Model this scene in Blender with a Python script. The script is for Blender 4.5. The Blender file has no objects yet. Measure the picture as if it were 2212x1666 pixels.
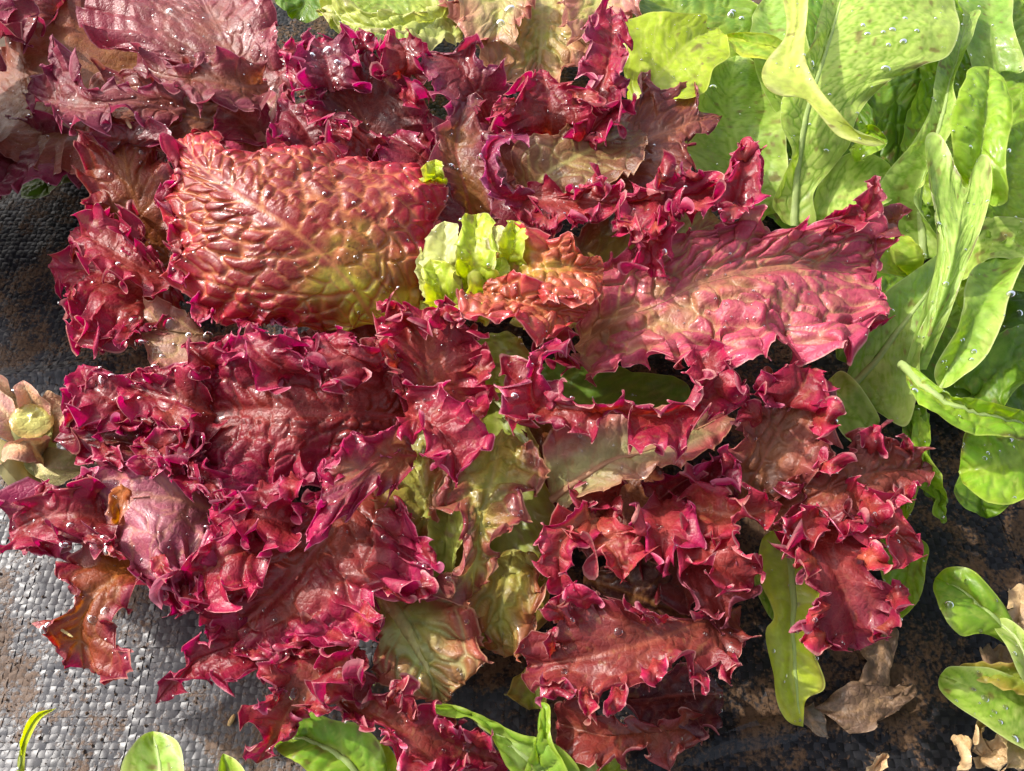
import bpy, math
import numpy as np
from mathutils import Matrix, Vector

SC = bpy.context.scene
COL = SC.collection

# ------------------------------------------------------------------ camera
TILT = math.radians(33.0); DIST = 0.40; LENS = 30.0
cam_d = bpy.data.cameras.new('camera'); cam_d.lens = LENS; cam_d.sensor_width = 36.0
cam_d.clip_start = 0.005; cam_d.clip_end = 60.0
cam = bpy.data.objects.new('camera', cam_d); COL.objects.link(cam)
cam.location = (0, -DIST*math.sin(TILT), DIST*math.cos(TILT))
cam.rotation_euler = (TILT, 0, 0)
SC.camera = cam
# ------------------------------------------------------------------ light
SUN_EL, SUN_AZ = math.radians(40), math.radians(-64)       # azimuth clockwise from +y: the sun stands to the upper left
SUN_DIR = Vector((math.sin(SUN_AZ)*math.cos(SUN_EL), math.cos(SUN_AZ)*math.cos(SUN_EL), math.sin(SUN_EL)))
world = bpy.data.worlds.new('World'); SC.world = world; world.use_nodes = True
wn = world.node_tree.nodes; wl = world.node_tree.links
for n in list(wn): wn.remove(n)
sky = wn.new('ShaderNodeTexSky'); sky.sky_type = 'NISHITA'; sky.sun_disc = False
sky.sun_elevation = SUN_EL; sky.sun_rotation = SUN_AZ
sky.air_density = 1.0; sky.dust_density = 5.0; sky.ozone_density = 1.0
wb = wn.new('ShaderNodeBackground'); wb.inputs['Strength'].default_value = 0.15
wo = wn.new('ShaderNodeOutputWorld')
hs = wn.new('ShaderNodeHueSaturation'); hs.inputs['Saturation'].default_value = 0.55      # thin cloud: a whiter sky
wl.new(sky.outputs[0], hs.inputs['Color']); wl.new(hs.outputs[0], wb.inputs['Color']); wl.new(wb.outputs[0], wo.inputs['Surface'])
sun_d = bpy.data.lights.new('sun', 'SUN'); sun_d.energy = 2.6; sun_d.angle = math.radians(0.9); sun_d.color = (1, 0.955, 0.89)
sun = bpy.data.objects.new('sun', sun_d); COL.objects.link(sun)
sun.rotation_euler = SUN_DIR.to_track_quat('Z', 'Y').to_euler()
sun.location = SUN_DIR*2
SC.view_settings.view_transform = 'Standard'; SC.view_settings.look = 'None'
SC.view_settings.exposure = 1.16; SC.view_settings.gamma = 1.0
SC.view_settings.use_curve_mapping = False
SC.cycles.use_denoising = True
SC.cycles.max_bounces = 8; SC.cycles.transparent_max_bounces = 12
SC.cycles.caustics_reflective = False; SC.cycles.caustics_refractive = False

# ------------------------------------------------------------------ helpers
CT, ST = math.cos(TILT), math.sin(TILT)
FPX = 2212*LENS/36.0
def W(px, py, z):
    """point at height z (metres) seen at photo pixel px, py (photo measured 2212 x 1666)"""
    px = np.asarray(px, float); py = np.asarray(py, float); z = np.asarray(z, float)
    x = (px-1106)/FPX; y = -(py-833)/FPX
    dy = y*CT + ST; dz = y*ST - CT
    k = (z - cam.location.z)/dz
    return np.stack([x*k, cam.location.y + dy*k, z+0*k], -1)

def hsh(ix, iy, seed=0):
    h = (ix.astype(np.int64)*374761393 + iy.astype(np.int64)*668265263 + int(seed)*2246822519) & 0xffffffff
    h = ((h ^ (h >> 13))*1274126177) & 0xffffffff
    h = ((h ^ (h >> 16))*2654435761) & 0xffffffff
    return ((h ^ (h >> 15)) & 0xffffff)/float(0x1000000)
def noise2(x, y, seed=0):
    ix = np.floor(x); iy = np.floor(y); fx = x-ix; fy = y-iy
    fx = fx*fx*fx*(fx*(fx*6-15)+10); fy = fy*fy*fy*(fy*(fy*6-15)+10)
    a = hsh(ix, iy, seed); b = hsh(ix+1, iy, seed); c = hsh(ix, iy+1, seed); d = hsh(ix+1, iy+1, seed)
    return (a+(b-a)*fx)*(1-fy) + (c+(d-c)*fx)*fy
def fbm(x, y, seed=0, o=3):
    s = 0; a = 0.5; t = 0
    for i in range(o):
        s = s + a*noise2(x*2**i, y*2**i, seed+i*17); t += a; a *= 0.5
    return s/t
def noise1(x, seed=0): return noise2(x, np.zeros_like(x)+0.5, seed)
def voro(x, y, seed=0, jit=0.8):
    ix = np.floor(x); iy = np.floor(y)
    f1 = np.full(x.shape, 9.0); f2 = f1.copy(); idv = np.zeros(x.shape)
    for dx in (-1, 0, 1):
        for dy in (-1, 0, 1):
            cx = ix+dx; cy = iy+dy
            r = hsh(cx, cy, seed)
            d = np.hypot(cx+0.5+jit*(r-0.5)-x, cy+0.5+jit*(hsh(cx, cy, seed+7)-0.5)-y)
            m = d < f1
            f2 = np.where(m, f1, np.minimum(f2, d)); idv = np.where(m, r, idv); f1 = np.where(m, d, f1)
    return f1, f2, idv
def sst(a, b, x):
    t = np.clip((x-a)/(b-a), 0, 1); return t*t*(3-2*t)
def lerp(a, b, t): return a + (b-a)*t
def spline(pts, n):
    """Catmull-Rom through pts, n samples evenly spaced along it"""
    p = np.asarray(pts, float)
    if len(p) == 2: p = np.array([p[0], (p[0]+p[1])/2, p[1]])
    q = np.vstack([2*p[0]-p[1], p, 2*p[-1]-p[-2]])
    out = []
    t = np.linspace(0, 1, 12, endpoint=False)[:, None]
    for i in range(1, len(q)-2):
        a, b, c, d = q[i-1], q[i], q[i+1], q[i+2]
        out.append(0.5*((2*b)+(-a+c)*t+(2*a-5*b+4*c-d)*t*t+(-a+3*b-3*c+d)*t**3))
    out = np.vstack(out+[p[-1:]])
    s = np.r_[0, np.cumsum(np.hypot(*np.diff(out[:, :2], axis=0).T)+1e-6)]
    u = np.linspace(0, s[-1], n)
    return np.stack([np.interp(u, s, out[:, k]) for k in range(out.shape[1])], -1)

def mesh_obj(name, verts, quads, mat, parent=None, loc=(0, 0, 0), attrs=None, smooth=True):
    me = bpy.data.meshes.new(name)
    v = np.ascontiguousarray(verts, np.float32); q = np.ascontiguousarray(quads, np.int32)
    k = q.shape[1]
    me.vertices.add(len(v)); me.vertices.foreach_set('co', v.ravel())
    me.loops.add(q.size); me.loops.foreach_set('vertex_index', q.ravel())
    me.polygons.add(len(q)); me.polygons.foreach_set('loop_start', np.arange(0, q.size, k, dtype=np.int32))
    me.polygons.foreach_set('use_smooth', np.full(len(q), smooth))
    for an, av in (attrs or {}).items():
        if av.ndim == 2:
            at = me.attributes.new(an, 'FLOAT_COLOR', 'POINT')
            c = np.ones((len(v), 4), np.float32); c[:, :av.shape[1]] = av; at.data.foreach_set('color', c.ravel())
        else:
            at = me.attributes.new(an, 'FLOAT', 'POINT'); at.data.foreach_set('value', av.astype(np.float32))
    me.update(calc_edges=True)
    if mat: me.materials.append(mat)
    o = bpy.data.objects.new(name, me); COL.objects.link(o)
    o.location = loc
    if parent: o.parent = parent
    return o
def grid_quads(nu, nv):
    i = np.arange(nu*nv).reshape(nu, nv)
    return np.stack([i[:-1, :-1], i[1:, :-1], i[1:, 1:], i[:-1, 1:]], -1).reshape(-1, 4)
def tag(o, label=None, cat=None, group=None, kind=None):
    if label: o['label'] = label
    if cat: o['category'] = cat
    if group: o['group'] = group
    if kind: o['kind'] = kind
    return o
def thing(name, loc, label, cat, group=None):
    o = bpy.data.objects.new(name, None); COL.objects.link(o); o.location = loc; o.empty_display_size = 0.01
    return tag(o, label, cat, group)
def norm(a): return a/np.maximum(np.linalg.norm(a, axis=-1, keepdims=True), 1e-9)

# ------------------------------------------------------------------ materials
class NT:
    def __init__(s, name):
        s.m = bpy.data.materials.new(name); s.m.use_nodes = True; s.t = s.m.node_tree
        for n in list(s.t.nodes): s.t.nodes.remove(n)
        s.out = s.n('ShaderNodeOutputMaterial')
    def n(s, ty, ins=None, **kw):
        nd = s.t.nodes.new(ty)
        for k, v in kw.items(): setattr(nd, k, v)
        for k, v in (ins or {}).items():
            if isinstance(v, bpy.types.NodeSocket): s.t.links.new(v, nd.inputs[k])
            else: nd.inputs[k].default_value = v
        return nd
    def mix(s, f, a, b, mode='MIX'):
        nd = s.t.nodes.new('ShaderNodeMix'); nd.data_type = 'RGBA'; nd.blend_type = mode
        for i, v in ((0, f), (6, a), (7, b)):
            if isinstance(v, bpy.types.NodeSocket): s.t.links.new(v, nd.inputs[i])
            elif i == 0: nd.inputs[0].default_value = v
            else: nd.inputs[i].default_value = (*v, 1) if len(v) == 3 else v
        return nd.outputs[2]
    def math(s, op, a, b=0.0, c=0.0):
        nd = s.t.nodes.new('ShaderNodeMath'); nd.operation = op
        for i, v in enumerate((a, b, c)):
            if isinstance(v, bpy.types.NodeSocket): s.t.links.new(v, nd.inputs[i])
            else: nd.inputs[i].default_value = v
        return nd.outputs[0]
    def ramp(s, f, a, b):
        nd = s.t.nodes.new('ShaderNodeMapRange'); s.t.links.new(f, nd.inputs[0]); nd.interpolation_type = 'SMOOTHSTEP'
        nd.inputs[1].default_value = a; nd.inputs[2].default_value = b
        return nd.outputs[0]

def leaf_material(name, rough, transl, under, under_mix, spec=0.5, coat=0.0, bump=0.12, tgam=0.75):
    s = NT(name)
    col = s.n('ShaderNodeAttribute', attribute_name='col').outputs['Color']
    pos = s.n('ShaderNodeNewGeometry')
    n1 = s.n('ShaderNodeTexNoise', {'Vector': pos.outputs['Position'], 'Scale': 260.0, 'Detail': 5.0, 'Roughness': 0.6}).outputs[0]
    n2 = s.n('ShaderNodeTexNoise', {'Vector': pos.outputs['Position'], 'Scale': 1500.0, 'Detail': 3.0}).outputs[0]
    vo = s.n('ShaderNodeTexVoronoi', {'Vector': pos.outputs['Position'], 'Scale': 420.0}, feature='DISTANCE_TO_EDGE').outputs[0]
    v = s.math('MULTIPLY_ADD', n1, 0.7, 0.65)
    col = s.mix(1.0, col, s.n('ShaderNodeCombineColor', {0: v, 1: v, 2: v}).outputs[0], 'MULTIPLY')
    # a fine net of small veins, a touch lighter than the blade
    net = s.ramp(vo, 0.06, 0.0)
    col = s.mix(s.math('MULTIPLY', net, 0.14), col, s.mix(0.5, col, (0.5, 0.26, 0.2)))
    top = col
    und = s.mix(under_mix, col, under)
    base = s.mix(pos.outputs['Backfacing'], top, und)
    h = s.math('ADD', s.math('MULTIPLY', n2, 0.45), s.math('ADD', s.math('MULTIPLY', n1, 1.0), s.math('MULTIPLY', s.ramp(vo, 0.0, 0.25), 0.35)))
    bp = s.n('ShaderNodeBump', {'Strength': bump, 'Distance': 0.0012, 'Height': h}).outputs[0]
    rg = s.math('ADD', s.math('MULTIPLY_ADD', n1, 0.35, rough-0.17), s.math('MULTIPLY', pos.outputs['Backfacing'], 0.12))
    wet = s.ramp(s.n('ShaderNodeTexNoise', {'Vector': pos.outputs['Position'], 'Scale': 75.0, 'Detail': 3.0}).outputs[0], .50, .60)
    pr = s.n('ShaderNodeBsdfPrincipled', {'Base Color': base, 'Roughness': rg, 'Specular IOR Level': spec, 'Coat Weight': s.math('MULTIPLY', wet, coat),
                                          'Coat Roughness': 0.09, 'Normal': bp})
    tc = s.n('ShaderNodeHueSaturation', {'Saturation': 1.3, 'Value': 1.0, 'Color': s.n('ShaderNodeGamma', {'Color': base, 'Gamma': tgam}).outputs[0]}).outputs[0]
    tb = s.n('ShaderNodeBsdfTranslucent', {'Color': tc, 'Normal': bp})
    mx = s.n('ShaderNodeMixShader', {0: transl, 1: pr.outputs[0], 2: tb.outputs[0]})
    s.t.links.new(mx.outputs[0], s.out.inputs[0])
    return s.m
M_RED = leaf_material('red_leaf', 0.40, 0.34, (0.32, 0.06, 0.10), 0.22, 0.33, 0.45, 0.26, 0.62)
M_GLOSSY = leaf_material('glossy_red_leaf', 0.36, 0.32, (0.32, 0.06, 0.10), 0.22, 0.36, 0.4, 0.14, 0.62)
M_DULL = leaf_material('dull_red_leaf', 0.50, 0.32, (0.28, 0.07, 0.08), 0.22, 0.24, 0.15, 0.25, 0.65)
M_GREEN = leaf_material('green_leaf', 0.40, 0.42, (0.40, 0.50, 0.24), 0.30, 0.35, 0.2, 0.07)
M_DRY = leaf_material('dry_leaf', 0.60, 0.10, (0.25, 0.15, 0.08), 0.1, 0.4, 0.15, 0.4)

# ------------------------------------------------------------------ leaf builder
# colours: inn (by the rib), mid, edge, vein, rim  (linear reflectance)
PR = {
 'mag':   dict(m=M_RED, inn=(.19,.018,.016), mid=(.225,.0065,.028), edge=(.37,.013,.068), vein=(.28,.04,.035), rim=(.64,.30,.30)),
 'hero':  dict(m=M_GLOSSY, inn=(.56,.54,.050), mid=(.22,.017,.018), edge=(.44,.013,.042), vein=(.56,.20,.075), rim=(.60,.25,.22)),
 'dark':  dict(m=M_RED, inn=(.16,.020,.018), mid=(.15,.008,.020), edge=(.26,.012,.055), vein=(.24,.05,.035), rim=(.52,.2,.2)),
 'dusty': dict(m=M_RED, inn=(.36,.15,.08), mid=(.39,.060,.095), edge=(.42,.040,.10), vein=(.44,.27,.12), rim=(.58,.32,.28)),
 'mauve': dict(m=M_RED, inn=(.17,.05,.022), mid=(.15,.021,.024), edge=(.20,.014,.040), vein=(.25,.10,.07), rim=(.5,.22,.22)),
 'brown': dict(m=M_RED, inn=(.20,.075,.015), mid=(.15,.030,.013), edge=(.15,.015,.022), vein=(.28,.11,.03), rim=(.42,.16,.12)),
 'orange':dict(m=M_RED, inn=(.22,.060,.014), mid=(.21,.028,.014), edge=(.22,.012,.036), vein=(.36,.12,.025), rim=(.5,.2,.15)),
 'rust':  dict(m=M_RED, inn=(.24,.036,.024), mid=(.27,.014,.029), edge=(.38,.016,.072), vein=(.36,.08,.05), rim=(.60,.27,.25)),
 'olive': dict(m=M_RED, inn=(.34,.34,.05), mid=(.25,.12,.028), edge=(.26,.045,.030), vein=(.46,.44,.14), rim=(.5,.28,.15)),
 'ogrn':  dict(m=M_GREEN, inn=(.25,.32,.030), mid=(.22,.24,.025), edge=(.27,.17,.03), vein=(.38,.42,.10), rim=(.45,.36,.10)),
 'pinkg': dict(m=M_RED, inn=(.42,.44,.09), mid=(.42,.22,.10), edge=(.42,.13,.11), vein=(.52,.44,.16), rim=(.56,.38,.22)),
 'lime':  dict(m=M_GREEN, inn=(.42,.50,.030), mid=(.33,.45,.022), edge=(.50,.54,.08), vein=(.52,.58,.11), rim=(.58,.58,.18)),
 'cream': dict(m=M_GREEN, inn=(.64,.66,.22), mid=(.62,.66,.20), edge=(.70,.70,.30), vein=(.66,.68,.28), rim=(.70,.70,.36)),
 'green': dict(m=M_GREEN, inn=(.23,.35,.020), mid=(.17,.32,.010), edge=(.21,.34,.015), vein=(.33,.45,.07), rim=(.38,.48,.08)),
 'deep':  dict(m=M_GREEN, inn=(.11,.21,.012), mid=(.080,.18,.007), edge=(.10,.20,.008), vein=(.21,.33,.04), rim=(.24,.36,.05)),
 'pale':  dict(m=M_GREEN, inn=(.43,.54,.12), mid=(.39,.51,.10), edge=(.41,.52,.11), vein=(.17,.31,.02), rim=(.58,.64,.26)),
 'grey':  dict(m=M_GREEN, inn=(.37,.48,.12), mid=(.29,.42,.075), edge=(.36,.48,.11), vein=(.20,.34,.04), rim=(.52,.60,.22)),
 'yell':  dict(m=M_GREEN, inn=(.38,.46,.030), mid=(.37,.45,.018), edge=(.42,.46,.025), vein=(.48,.54,.10), rim=(.50,.53,.10)),
 'dry':   dict(m=M_DRY, inn=(.16,.09,.045), mid=(.13,.07,.035), edge=(.17,.10,.05), vein=(.20,.12,.06), rim=(.22,.14,.08)),
 'straw': dict(m=M_DRY, inn=(.40,.26,.12), mid=(.38,.24,.11), edge=(.42,.29,.14), vein=(.45,.32,.18), rim=(.48,.35,.2)),
 'stump': dict(m=M_DRY, inn=(.52,.32,.14), mid=(.52,.26,.15), edge=(.48,.20,.16), vein=(.46,.34,.2), rim=(.5,.36,.2)),
}
for k, v in PR.items():
    f = dict(A1=.0, A2=.0, l1=.018, l2=.007, tooth=.0, tl=.0045, bl=.0, cl=.010, vn=.011, vk=.5, rib=.0012, curl=0., cup=.0, blotch=.5, brown=0., r0=.38, kv=.55, ku=.38, wp=1., d2=.12, vw=.10, lw=.00072, ld=.25, sk=.55, tint=1, rk=.8, slope=.75, crum=.0012, cs=.016, shift=0., dk=.14, cq=1.4, jit=.75)
    if k in ('mag', 'dark', 'rust', 'orange', 'brown', 'mauve', 'olive', 'pinkg', 'dusty'):
        f.update(A1=.0048, A2=.0020, tooth=.0031, bl=.0009, vk=.35, crum=.0020, cs=.013, tl=.0034)
    if k == 'mag': f.update(A1=.0050, A2=.0016, l1=.0104, l2=.0046, tooth=.0019, curl=.0014)
    if k == 'hero': f.update(A1=.0022, A2=.0010, tooth=.0018, bl=.0017, cl=.0072, vk=.9, vn=.020, slope=1.0, shift=-.05, dk=.12, sk=.15, ku=1.55, kv=.30, rib=.0008, jit=.9, crum=.0006, wp=.7, d2=.05, vw=.11, lw=.0010, ld=.6)
    if k == 'dusty': f.update(bl=.0026, A1=.0035, vk=.6, vn=.022, cl=.012, cq=2.0, jit=.7, slope=.9, crum=.0034)
    if k in ('mag', 'dark', 'rust'): f.update(rib=.0006)
    if k == 'rust': f.update(A1=.0050, A2=.0016, l1=.0106, l2=.0048, tooth=.0019, curl=.0014, vk=.3, crum=.0026)
    if k in ('brown', 'mauve'): f.update(A1=.005, A2=.0012, tooth=.0012)
    if k in ('lime', 'cream', 'ogrn'): f.update(A1=.0028, A2=.0014, tooth=.0016, bl=.0012, cl=.006)
    if k in ('green', 'deep', 'yell'): f.update(A1=.0022, l1=.030, bl=.0013, cl=.009, vk=.65, vw=.13, rib=.0011, crum=.0012, cs=.022)
    if k == 'yell': f.update(bl=.0004, crum=.0005)
    if k in ('pale', 'grey'): f.update(A1=.0016, l1=.034, bl=.0003, cl=.007, vk=1., vw=.15, lw=.0010, rib=.0012, vn=.016, slope=1.2, crum=.0005, cs=.03)
    if k in ('dry', 'straw', 'stump'): f.update(A1=.0030, A2=.0012, l1=.014, bl=.0008, cl=.006, tooth=.0006)
    if k == 'stump': f.update(A1=.0012, A2=.0004, tooth=.0003, bl=.0002)
    for a, b in f.items(): v.setdefault(a, b)
SEED = [0]
LEAVES = []      # finished grids, kept for setting drops on them
def leaf(plant, pr, sp, A, B, la=0.6, lb=0.6, rib=False, name='leaf', label=None, res=1.0, **kw):
    """sp: spine (px, py, height cm) from base to tip; A, B: the two outlines (px, py[, cm]); la, lb: how far each margin lifts, cm"""
    SEED[0] += 1; sd = kw.pop('seed', SEED[0]*131)
    p = dict(PR[pr]); p.update(kw)
    sp = np.asarray(sp, float)
    res = res*(.81 if p['m'] in (M_RED, M_GLOSSY, M_DULL) else .52)
    def side(Q, lift):
        n0 = len(Q)
        q = [tuple(sp[0, :2]+(np.asarray(Q[0][:2])-sp[0, :2])*0.25)+((),)] if n0 and np.hypot(Q[0][0]-sp[0, 0], Q[0][1]-sp[0, 1]) > 30 else []
        pts = [(x[0], x[1]) for x in q]+[(x[0], x[1]) for x in Q]+[tuple(sp[-1, :2])]
        zs = [None]*len(q)+[(x[2] if len(x) > 2 else None) for x in Q]+[sp[-1, 2]]
        pts = np.asarray(pts, float); c = np.r_[0, np.cumsum(np.hypot(*np.diff(pts, axis=0).T))]; c /= c[-1]
        cs = np.r_[0, np.cumsum(np.hypot(*np.diff(sp[:, :2], axis=0).T))]; cs /= cs[-1]
        z = [zz if zz is not None else float(np.interp(t, cs, sp[:, 2]))+lift*math.sin(math.pi*min(max(t, 0), 1))**0.6 for zz, t in zip(zs, c)]
        return np.c_[pts, z]
    QA, QB = side(A, la), side(B, lb)
    def world_len(Q): 
        w = W(Q[:, 0], Q[:, 1], Q[:, 2]/100); return np.sum(np.linalg.norm(np.diff(w, axis=0), axis=-1))
    el = max(world_len(QA), world_len(QB))
    nu = int(np.clip(el/0.00055*res, 50, 460))
    S = spline(sp, nu); EA = spline(QA, nu); EB = spline(QB, nu)
    S, EA, EB = [W(q[:, 0], q[:, 1], q[:, 2]/100) for q in (S, EA, EB)]
    wA = np.linalg.norm(EA-S, axis=-1); wB = np.linalg.norm(EB-S, axis=-1)
    nh = int(np.clip(max(wA.max(), wB.max())/0.0007*res, 12, 64))
    a = 1-(1-np.linspace(0, 1, nh))**1.5
    wm = max(np.median(wA), np.median(wB), .004)
    a = np.r_[a[a < 1-.0012/wm], 1-0.0008/wm, 1-.0004/wm, 1.0]; nh = len(a)
    v = np.r_[-a[::-1], a[1:]]; nv = len(v); av = np.abs(v)[None, :]
    u = np.linspace(0, 1, nu)[:, None]
    isA = (v < 0)[None, :, None]
    E = np.where(isA, EA[:, None], EB[:, None])
    wd = np.where(v[None, :] < 0, wA[:, None], wB[:, None])            # half width
    P = S[:, None] + (E-S[:, None])*av[..., None]
    # arch between rib and margin
    arch = p['cup']
    t = norm(np.gradient(P, axis=0)); o = norm(np.gradient(P, axis=1))
    n = norm(np.cross(t, o)); n = np.where(n[..., 2:] < 0, -n, n)
    def smooth(a, k):
        for _ in range(k): a[1:-1] = (a[:-2]+2*a[1:-1]+a[2:])/4
        return a
    n = norm(smooth(n, 20))
    outw = norm(E-S[:, None]+1e-9)
    tg = norm(smooth(np.gradient(E, axis=0), 10))
    P = P + n*(arch*4*av*(1-av)*wd)[..., None]
    # margin ruffles, larger folds reaching further in; each lobe with its own size
    fw = np.clip(wd/0.012, 0.15, 1)*sst(0, .06, u)*(0.35+0.65*sst(1.0, .9, u))
    sA = np.r_[0, np.cumsum(np.linalg.norm(np.diff(EA, axis=0), axis=-1))]; sB = np.r_[0, np.cumsum(np.linalg.norm(np.diff(EB, axis=0), axis=-1))]
    s = np.where(v[None, :] < 0, sA[:, None], sB[:, None]+7.3)
    for lam, amp, r0, pw, sx in ((p['l1']*2.1, p['A1']*.8, .15, 1.5, 2), (p['l1'], p['A1'], p['r0'], 1.3, 0), (p['l2'], p['A2'], .62, 1.5, 1)):
        if amp <= 0: continue
        r = np.clip((av-r0)/(1-r0), 0, 1)**pw*fw
        ph = 2*math.pi*(s/lam + 1.1*noise1(s/lam*.6, sd+sx*5)) + 1.6*noise2(s/lam*.4, av*1.6, sd+sx+40)
        am = amp*(0.35+1.25*noise1(s/lam*.9+3.1, sd+60+sx))
        P = P + (n*(np.sin(ph)*am*r)[..., None] + tg*(np.sin(2*ph)*am*.66*r**1.1)[..., None] + outw*(np.cos(ph*.5+sx)*am*.55*r)[..., None])
    if p['A1'] > .002:          # lips: the outermost strip rolls over, up on one lobe and down on the next
        lp = sst(.72, 1, av)**1.6*fw*np.sin(2*math.pi*(s/(p['l1']*.7)+1.3*noise1(s/p['l1']*.5, sd+31)))
        P = P + n*(lp*p['A1']*.55)[..., None] - outw*(np.abs(lp)*p['A1']*.45*sst(.85, 1, av))[..., None]
    if p['curl']:
        r = np.clip((av-.5)/.5, 0, 1)**2*fw
        P = P + n*(p['curl']*r)[..., None] - outw*(abs(p['curl'])*.55*r**2)[..., None]
    if p['A1'] > 0:
        Q = P.copy()
        for _ in range(3): Q[1:-1] = (Q[:-2]+2*Q[1:-1]+Q[2:])/4
        P = P + (Q-P)*sst(.3, .7, av)[..., None]
    if p['tooth'] > 0:
        x = s/p['tl']; i0 = np.floor(x); tt = 0
        for d in (-1, 0, 1):
            c = i0+d; rr = hsh(c, c*0+3, sd); hh = hsh(c, c*0+9, sd)
            tt = np.maximum(tt, (0.2+1.0*hh**1.3)*np.exp(-np.abs(c+.5+.7*(rr-.5)-x)/(.13+.09*rr)))
        k = sst(1-.0045/wm, 1, av)*fw*p['tooth']
        P = P + (outw*(tt-.25)[..., None] + n*(0.3*(tt-.2)*(hsh(i0, i0*0+5, sd)-.4))[..., None])*k[..., None]
    # side veins, blisters between them
    ss = np.r_[0, np.cumsum(np.linalg.norm(np.diff(S, axis=0), axis=-1))][:, None]
    ad = av*wd
    q = (ss - p['slope']*ad)/p['vn'] + np.where(v[None, :] < 0, 0.0, 5.37) + .35*fbm(ss/.012, ad/.012, sd+3, 2)
    wq = 1.1*p['wp']*(fbm(ss/.011+31, ad/.011+v[None, :]*.01, sd+13, 2)-.5); wa = 1.3*p['wp']*(fbm(ss/.010+3, ad/.010+v[None, :]*.01+50, sd+17, 2)-.5)
    sv = v[None, :]*wd
    f1, f2, cid = voro((ss-p['sk']*ad)/p['cl']*.92+wq+.9*fbm(ss/.03+2, sv/.03+8, sd+19, 2), sv/p['cl']*1.05+wa+.9*fbm(ss/.03+22, sv/.03+4, sd+29, 2), sd+11, p['jit'])
    dd = f2-f1
    dome = .45*sst(0, .30, dd)+.55*np.clip(1-(f1/.85)**2, 0, 1)*sst(-.05, .25, dd)
    g1, g2, _ = voro((ss-.35*ad)/p['cl']*2.2+wq*2+.3, sv/p['cl']*2.2+wa*2, sd+23, .85)
    dome2 = 1-(1-np.clip((g2-g1)/.55, 0, 1))**2
    fade = sst(.02, .14, av)*(1-.75*sst(.80, 1, av))*sst(0, .10, u)*(1-.55*sst(.72, 1, u))
    lat = np.abs(q-np.round(q))*p['vn']
    latm = np.exp(-(lat/(p['lw']*(1.3-av)))**2)*sst(1.0, .75, av)
    P = P + n*(p['bl']*fade*((.45+.9*cid)*dome + (p['d2']*dome2*dome) - p['ld']*latm))[..., None]
    xx = v[None, :]*wd
    P = P + n*((fbm(ss/.02+3, xx/.02, sd+71, 3)-.5)*.003)[..., None]
    cr = sst(.1, .7, av)*.8+.2
    P = P + n*((fbm(ss/p['cs']+5, xx/p['cs'], sd+73, 2)-.5)*2*p['crum']*cr)[..., None]
    P = P + tg*((fbm(ss/p['cs']+15, xx/p['cs'], sd+74, 2)-.5)*1.4*p['crum']*cr)[..., None]
    ribw = p['rib']*(1-.8*u)+.0002
    P = P + n*(.8*ribw*np.exp(-(ad/(ribw*1.2))**2)*sst(1, .9, u))[..., None]
    # pigment
    blot = fbm(ss/.010, v[None, :]*wd/.010+9, sd+91, 4)
    C = lambda key: np.asarray(p[key], float)
    tm = sst(.10, .62, av*p['kv'] + u*p['ku'] + (blot-.5)*p['blotch'] + p['dk']*(dome-.5) + p['shift'])[..., None]
    c = lerp(C('inn'), C('mid'), tm)
    te = sst(.42, 1.02, np.maximum(av, sst(.66, 1.02, u)) + (blot-.5)*.45 - (1-sst(0, .25, u))*.5)[..., None]
    te = te*(.45+.7*sst(.3, .65, fbm(s/.017, av*1.5, sd+44, 2)))[..., None]
    c = lerp(c, C('edge'), np.clip(te, 0, 1))
    small = np.exp(-(dd/p['vw'])**2)*.80 + np.exp(-((g2-g1)/.08)**2)*.25
    vm = np.clip(np.maximum(latm, small*sst(.03, .15, av))*p['vk'], 0, 1)*(1-.75*sst(.6, 1, av))
    c = lerp(c, C('vein'), vm[..., None])
    rm = np.exp(-(ad/(ribw*1.1))**2)
    c = lerp(c, C('vein')*1.05, (rm*p['rk']*(1-u*.5))[..., None])
    c = c*(.74+.52*fbm(ss/.004, v[None, :]*wd/.004, sd+95, 3))[..., None]
    fl = sst(.80, .86, noise2(ss/.0016, v[None, :]*wd/.0016, sd+97))*sst(.45, .62, blot)
    c = lerp(c, np.array((.30, .18, .07)), (fl*.25)[..., None])
    if p['m'] is M_GREEN:                # scattered soil splash and bruises
        sp_ = sst(.80, .90, noise2(ss/.0030+7, v[None, :]*wd/.0030, sd+99))*sst(.48, .66, fbm(ss/.02, v[None, :]*wd/.02+3, sd+98, 2))
        c = lerp(c, np.array((.17, .105, .035)), (sp_*.75)[..., None])
    if p['brown']:
        bt = sst(.50, .62, noise1(s/.012, sd+81)+.25*blot-.1)*sst(.90-.12*p['brown'], .99, av)*sst(.3, .5, u)
        c = lerp(c, np.array((.10, .050, .022)), (bt*.85)[..., None])
    c = lerp(c, C('rim'), sst(1-.0008/wm, 1-.0003/wm, av*np.ones_like(u))[..., None]*.6)
    if p['m'] in (M_RED, M_DULL) and p['tint'] and pr not in ('olive', 'pinkg', 'orange'):        # no two leaves quite the same red
        r1, r2 = [float(hsh(np.array([sd]), np.array([k]), 5)[0]) for k in (1, 2)]
        c = c*(.84+.36*r1)*np.array((1, .72+.45*r2, 1.12-.20*r2))
    c = np.clip(c, .002, .9)
    quads = grid_quads(nu, nv)
    # faces wind so that the upper face is the front
    fn = np.cross(np.gradient(P, axis=0), np.gradient(P, axis=1))
    if fn[..., 2].mean() < 0: quads = quads[:, ::-1]
    org = S[0].copy()
    ob = mesh_obj(name, (P-org).reshape(-1, 3), quads, p['m'], plant, tuple(Vector(org)-(plant.location if plant else Vector((0, 0, 0)))), {'col': c.reshape(-1, 3)})
    if label: ob['label'] = label
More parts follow.
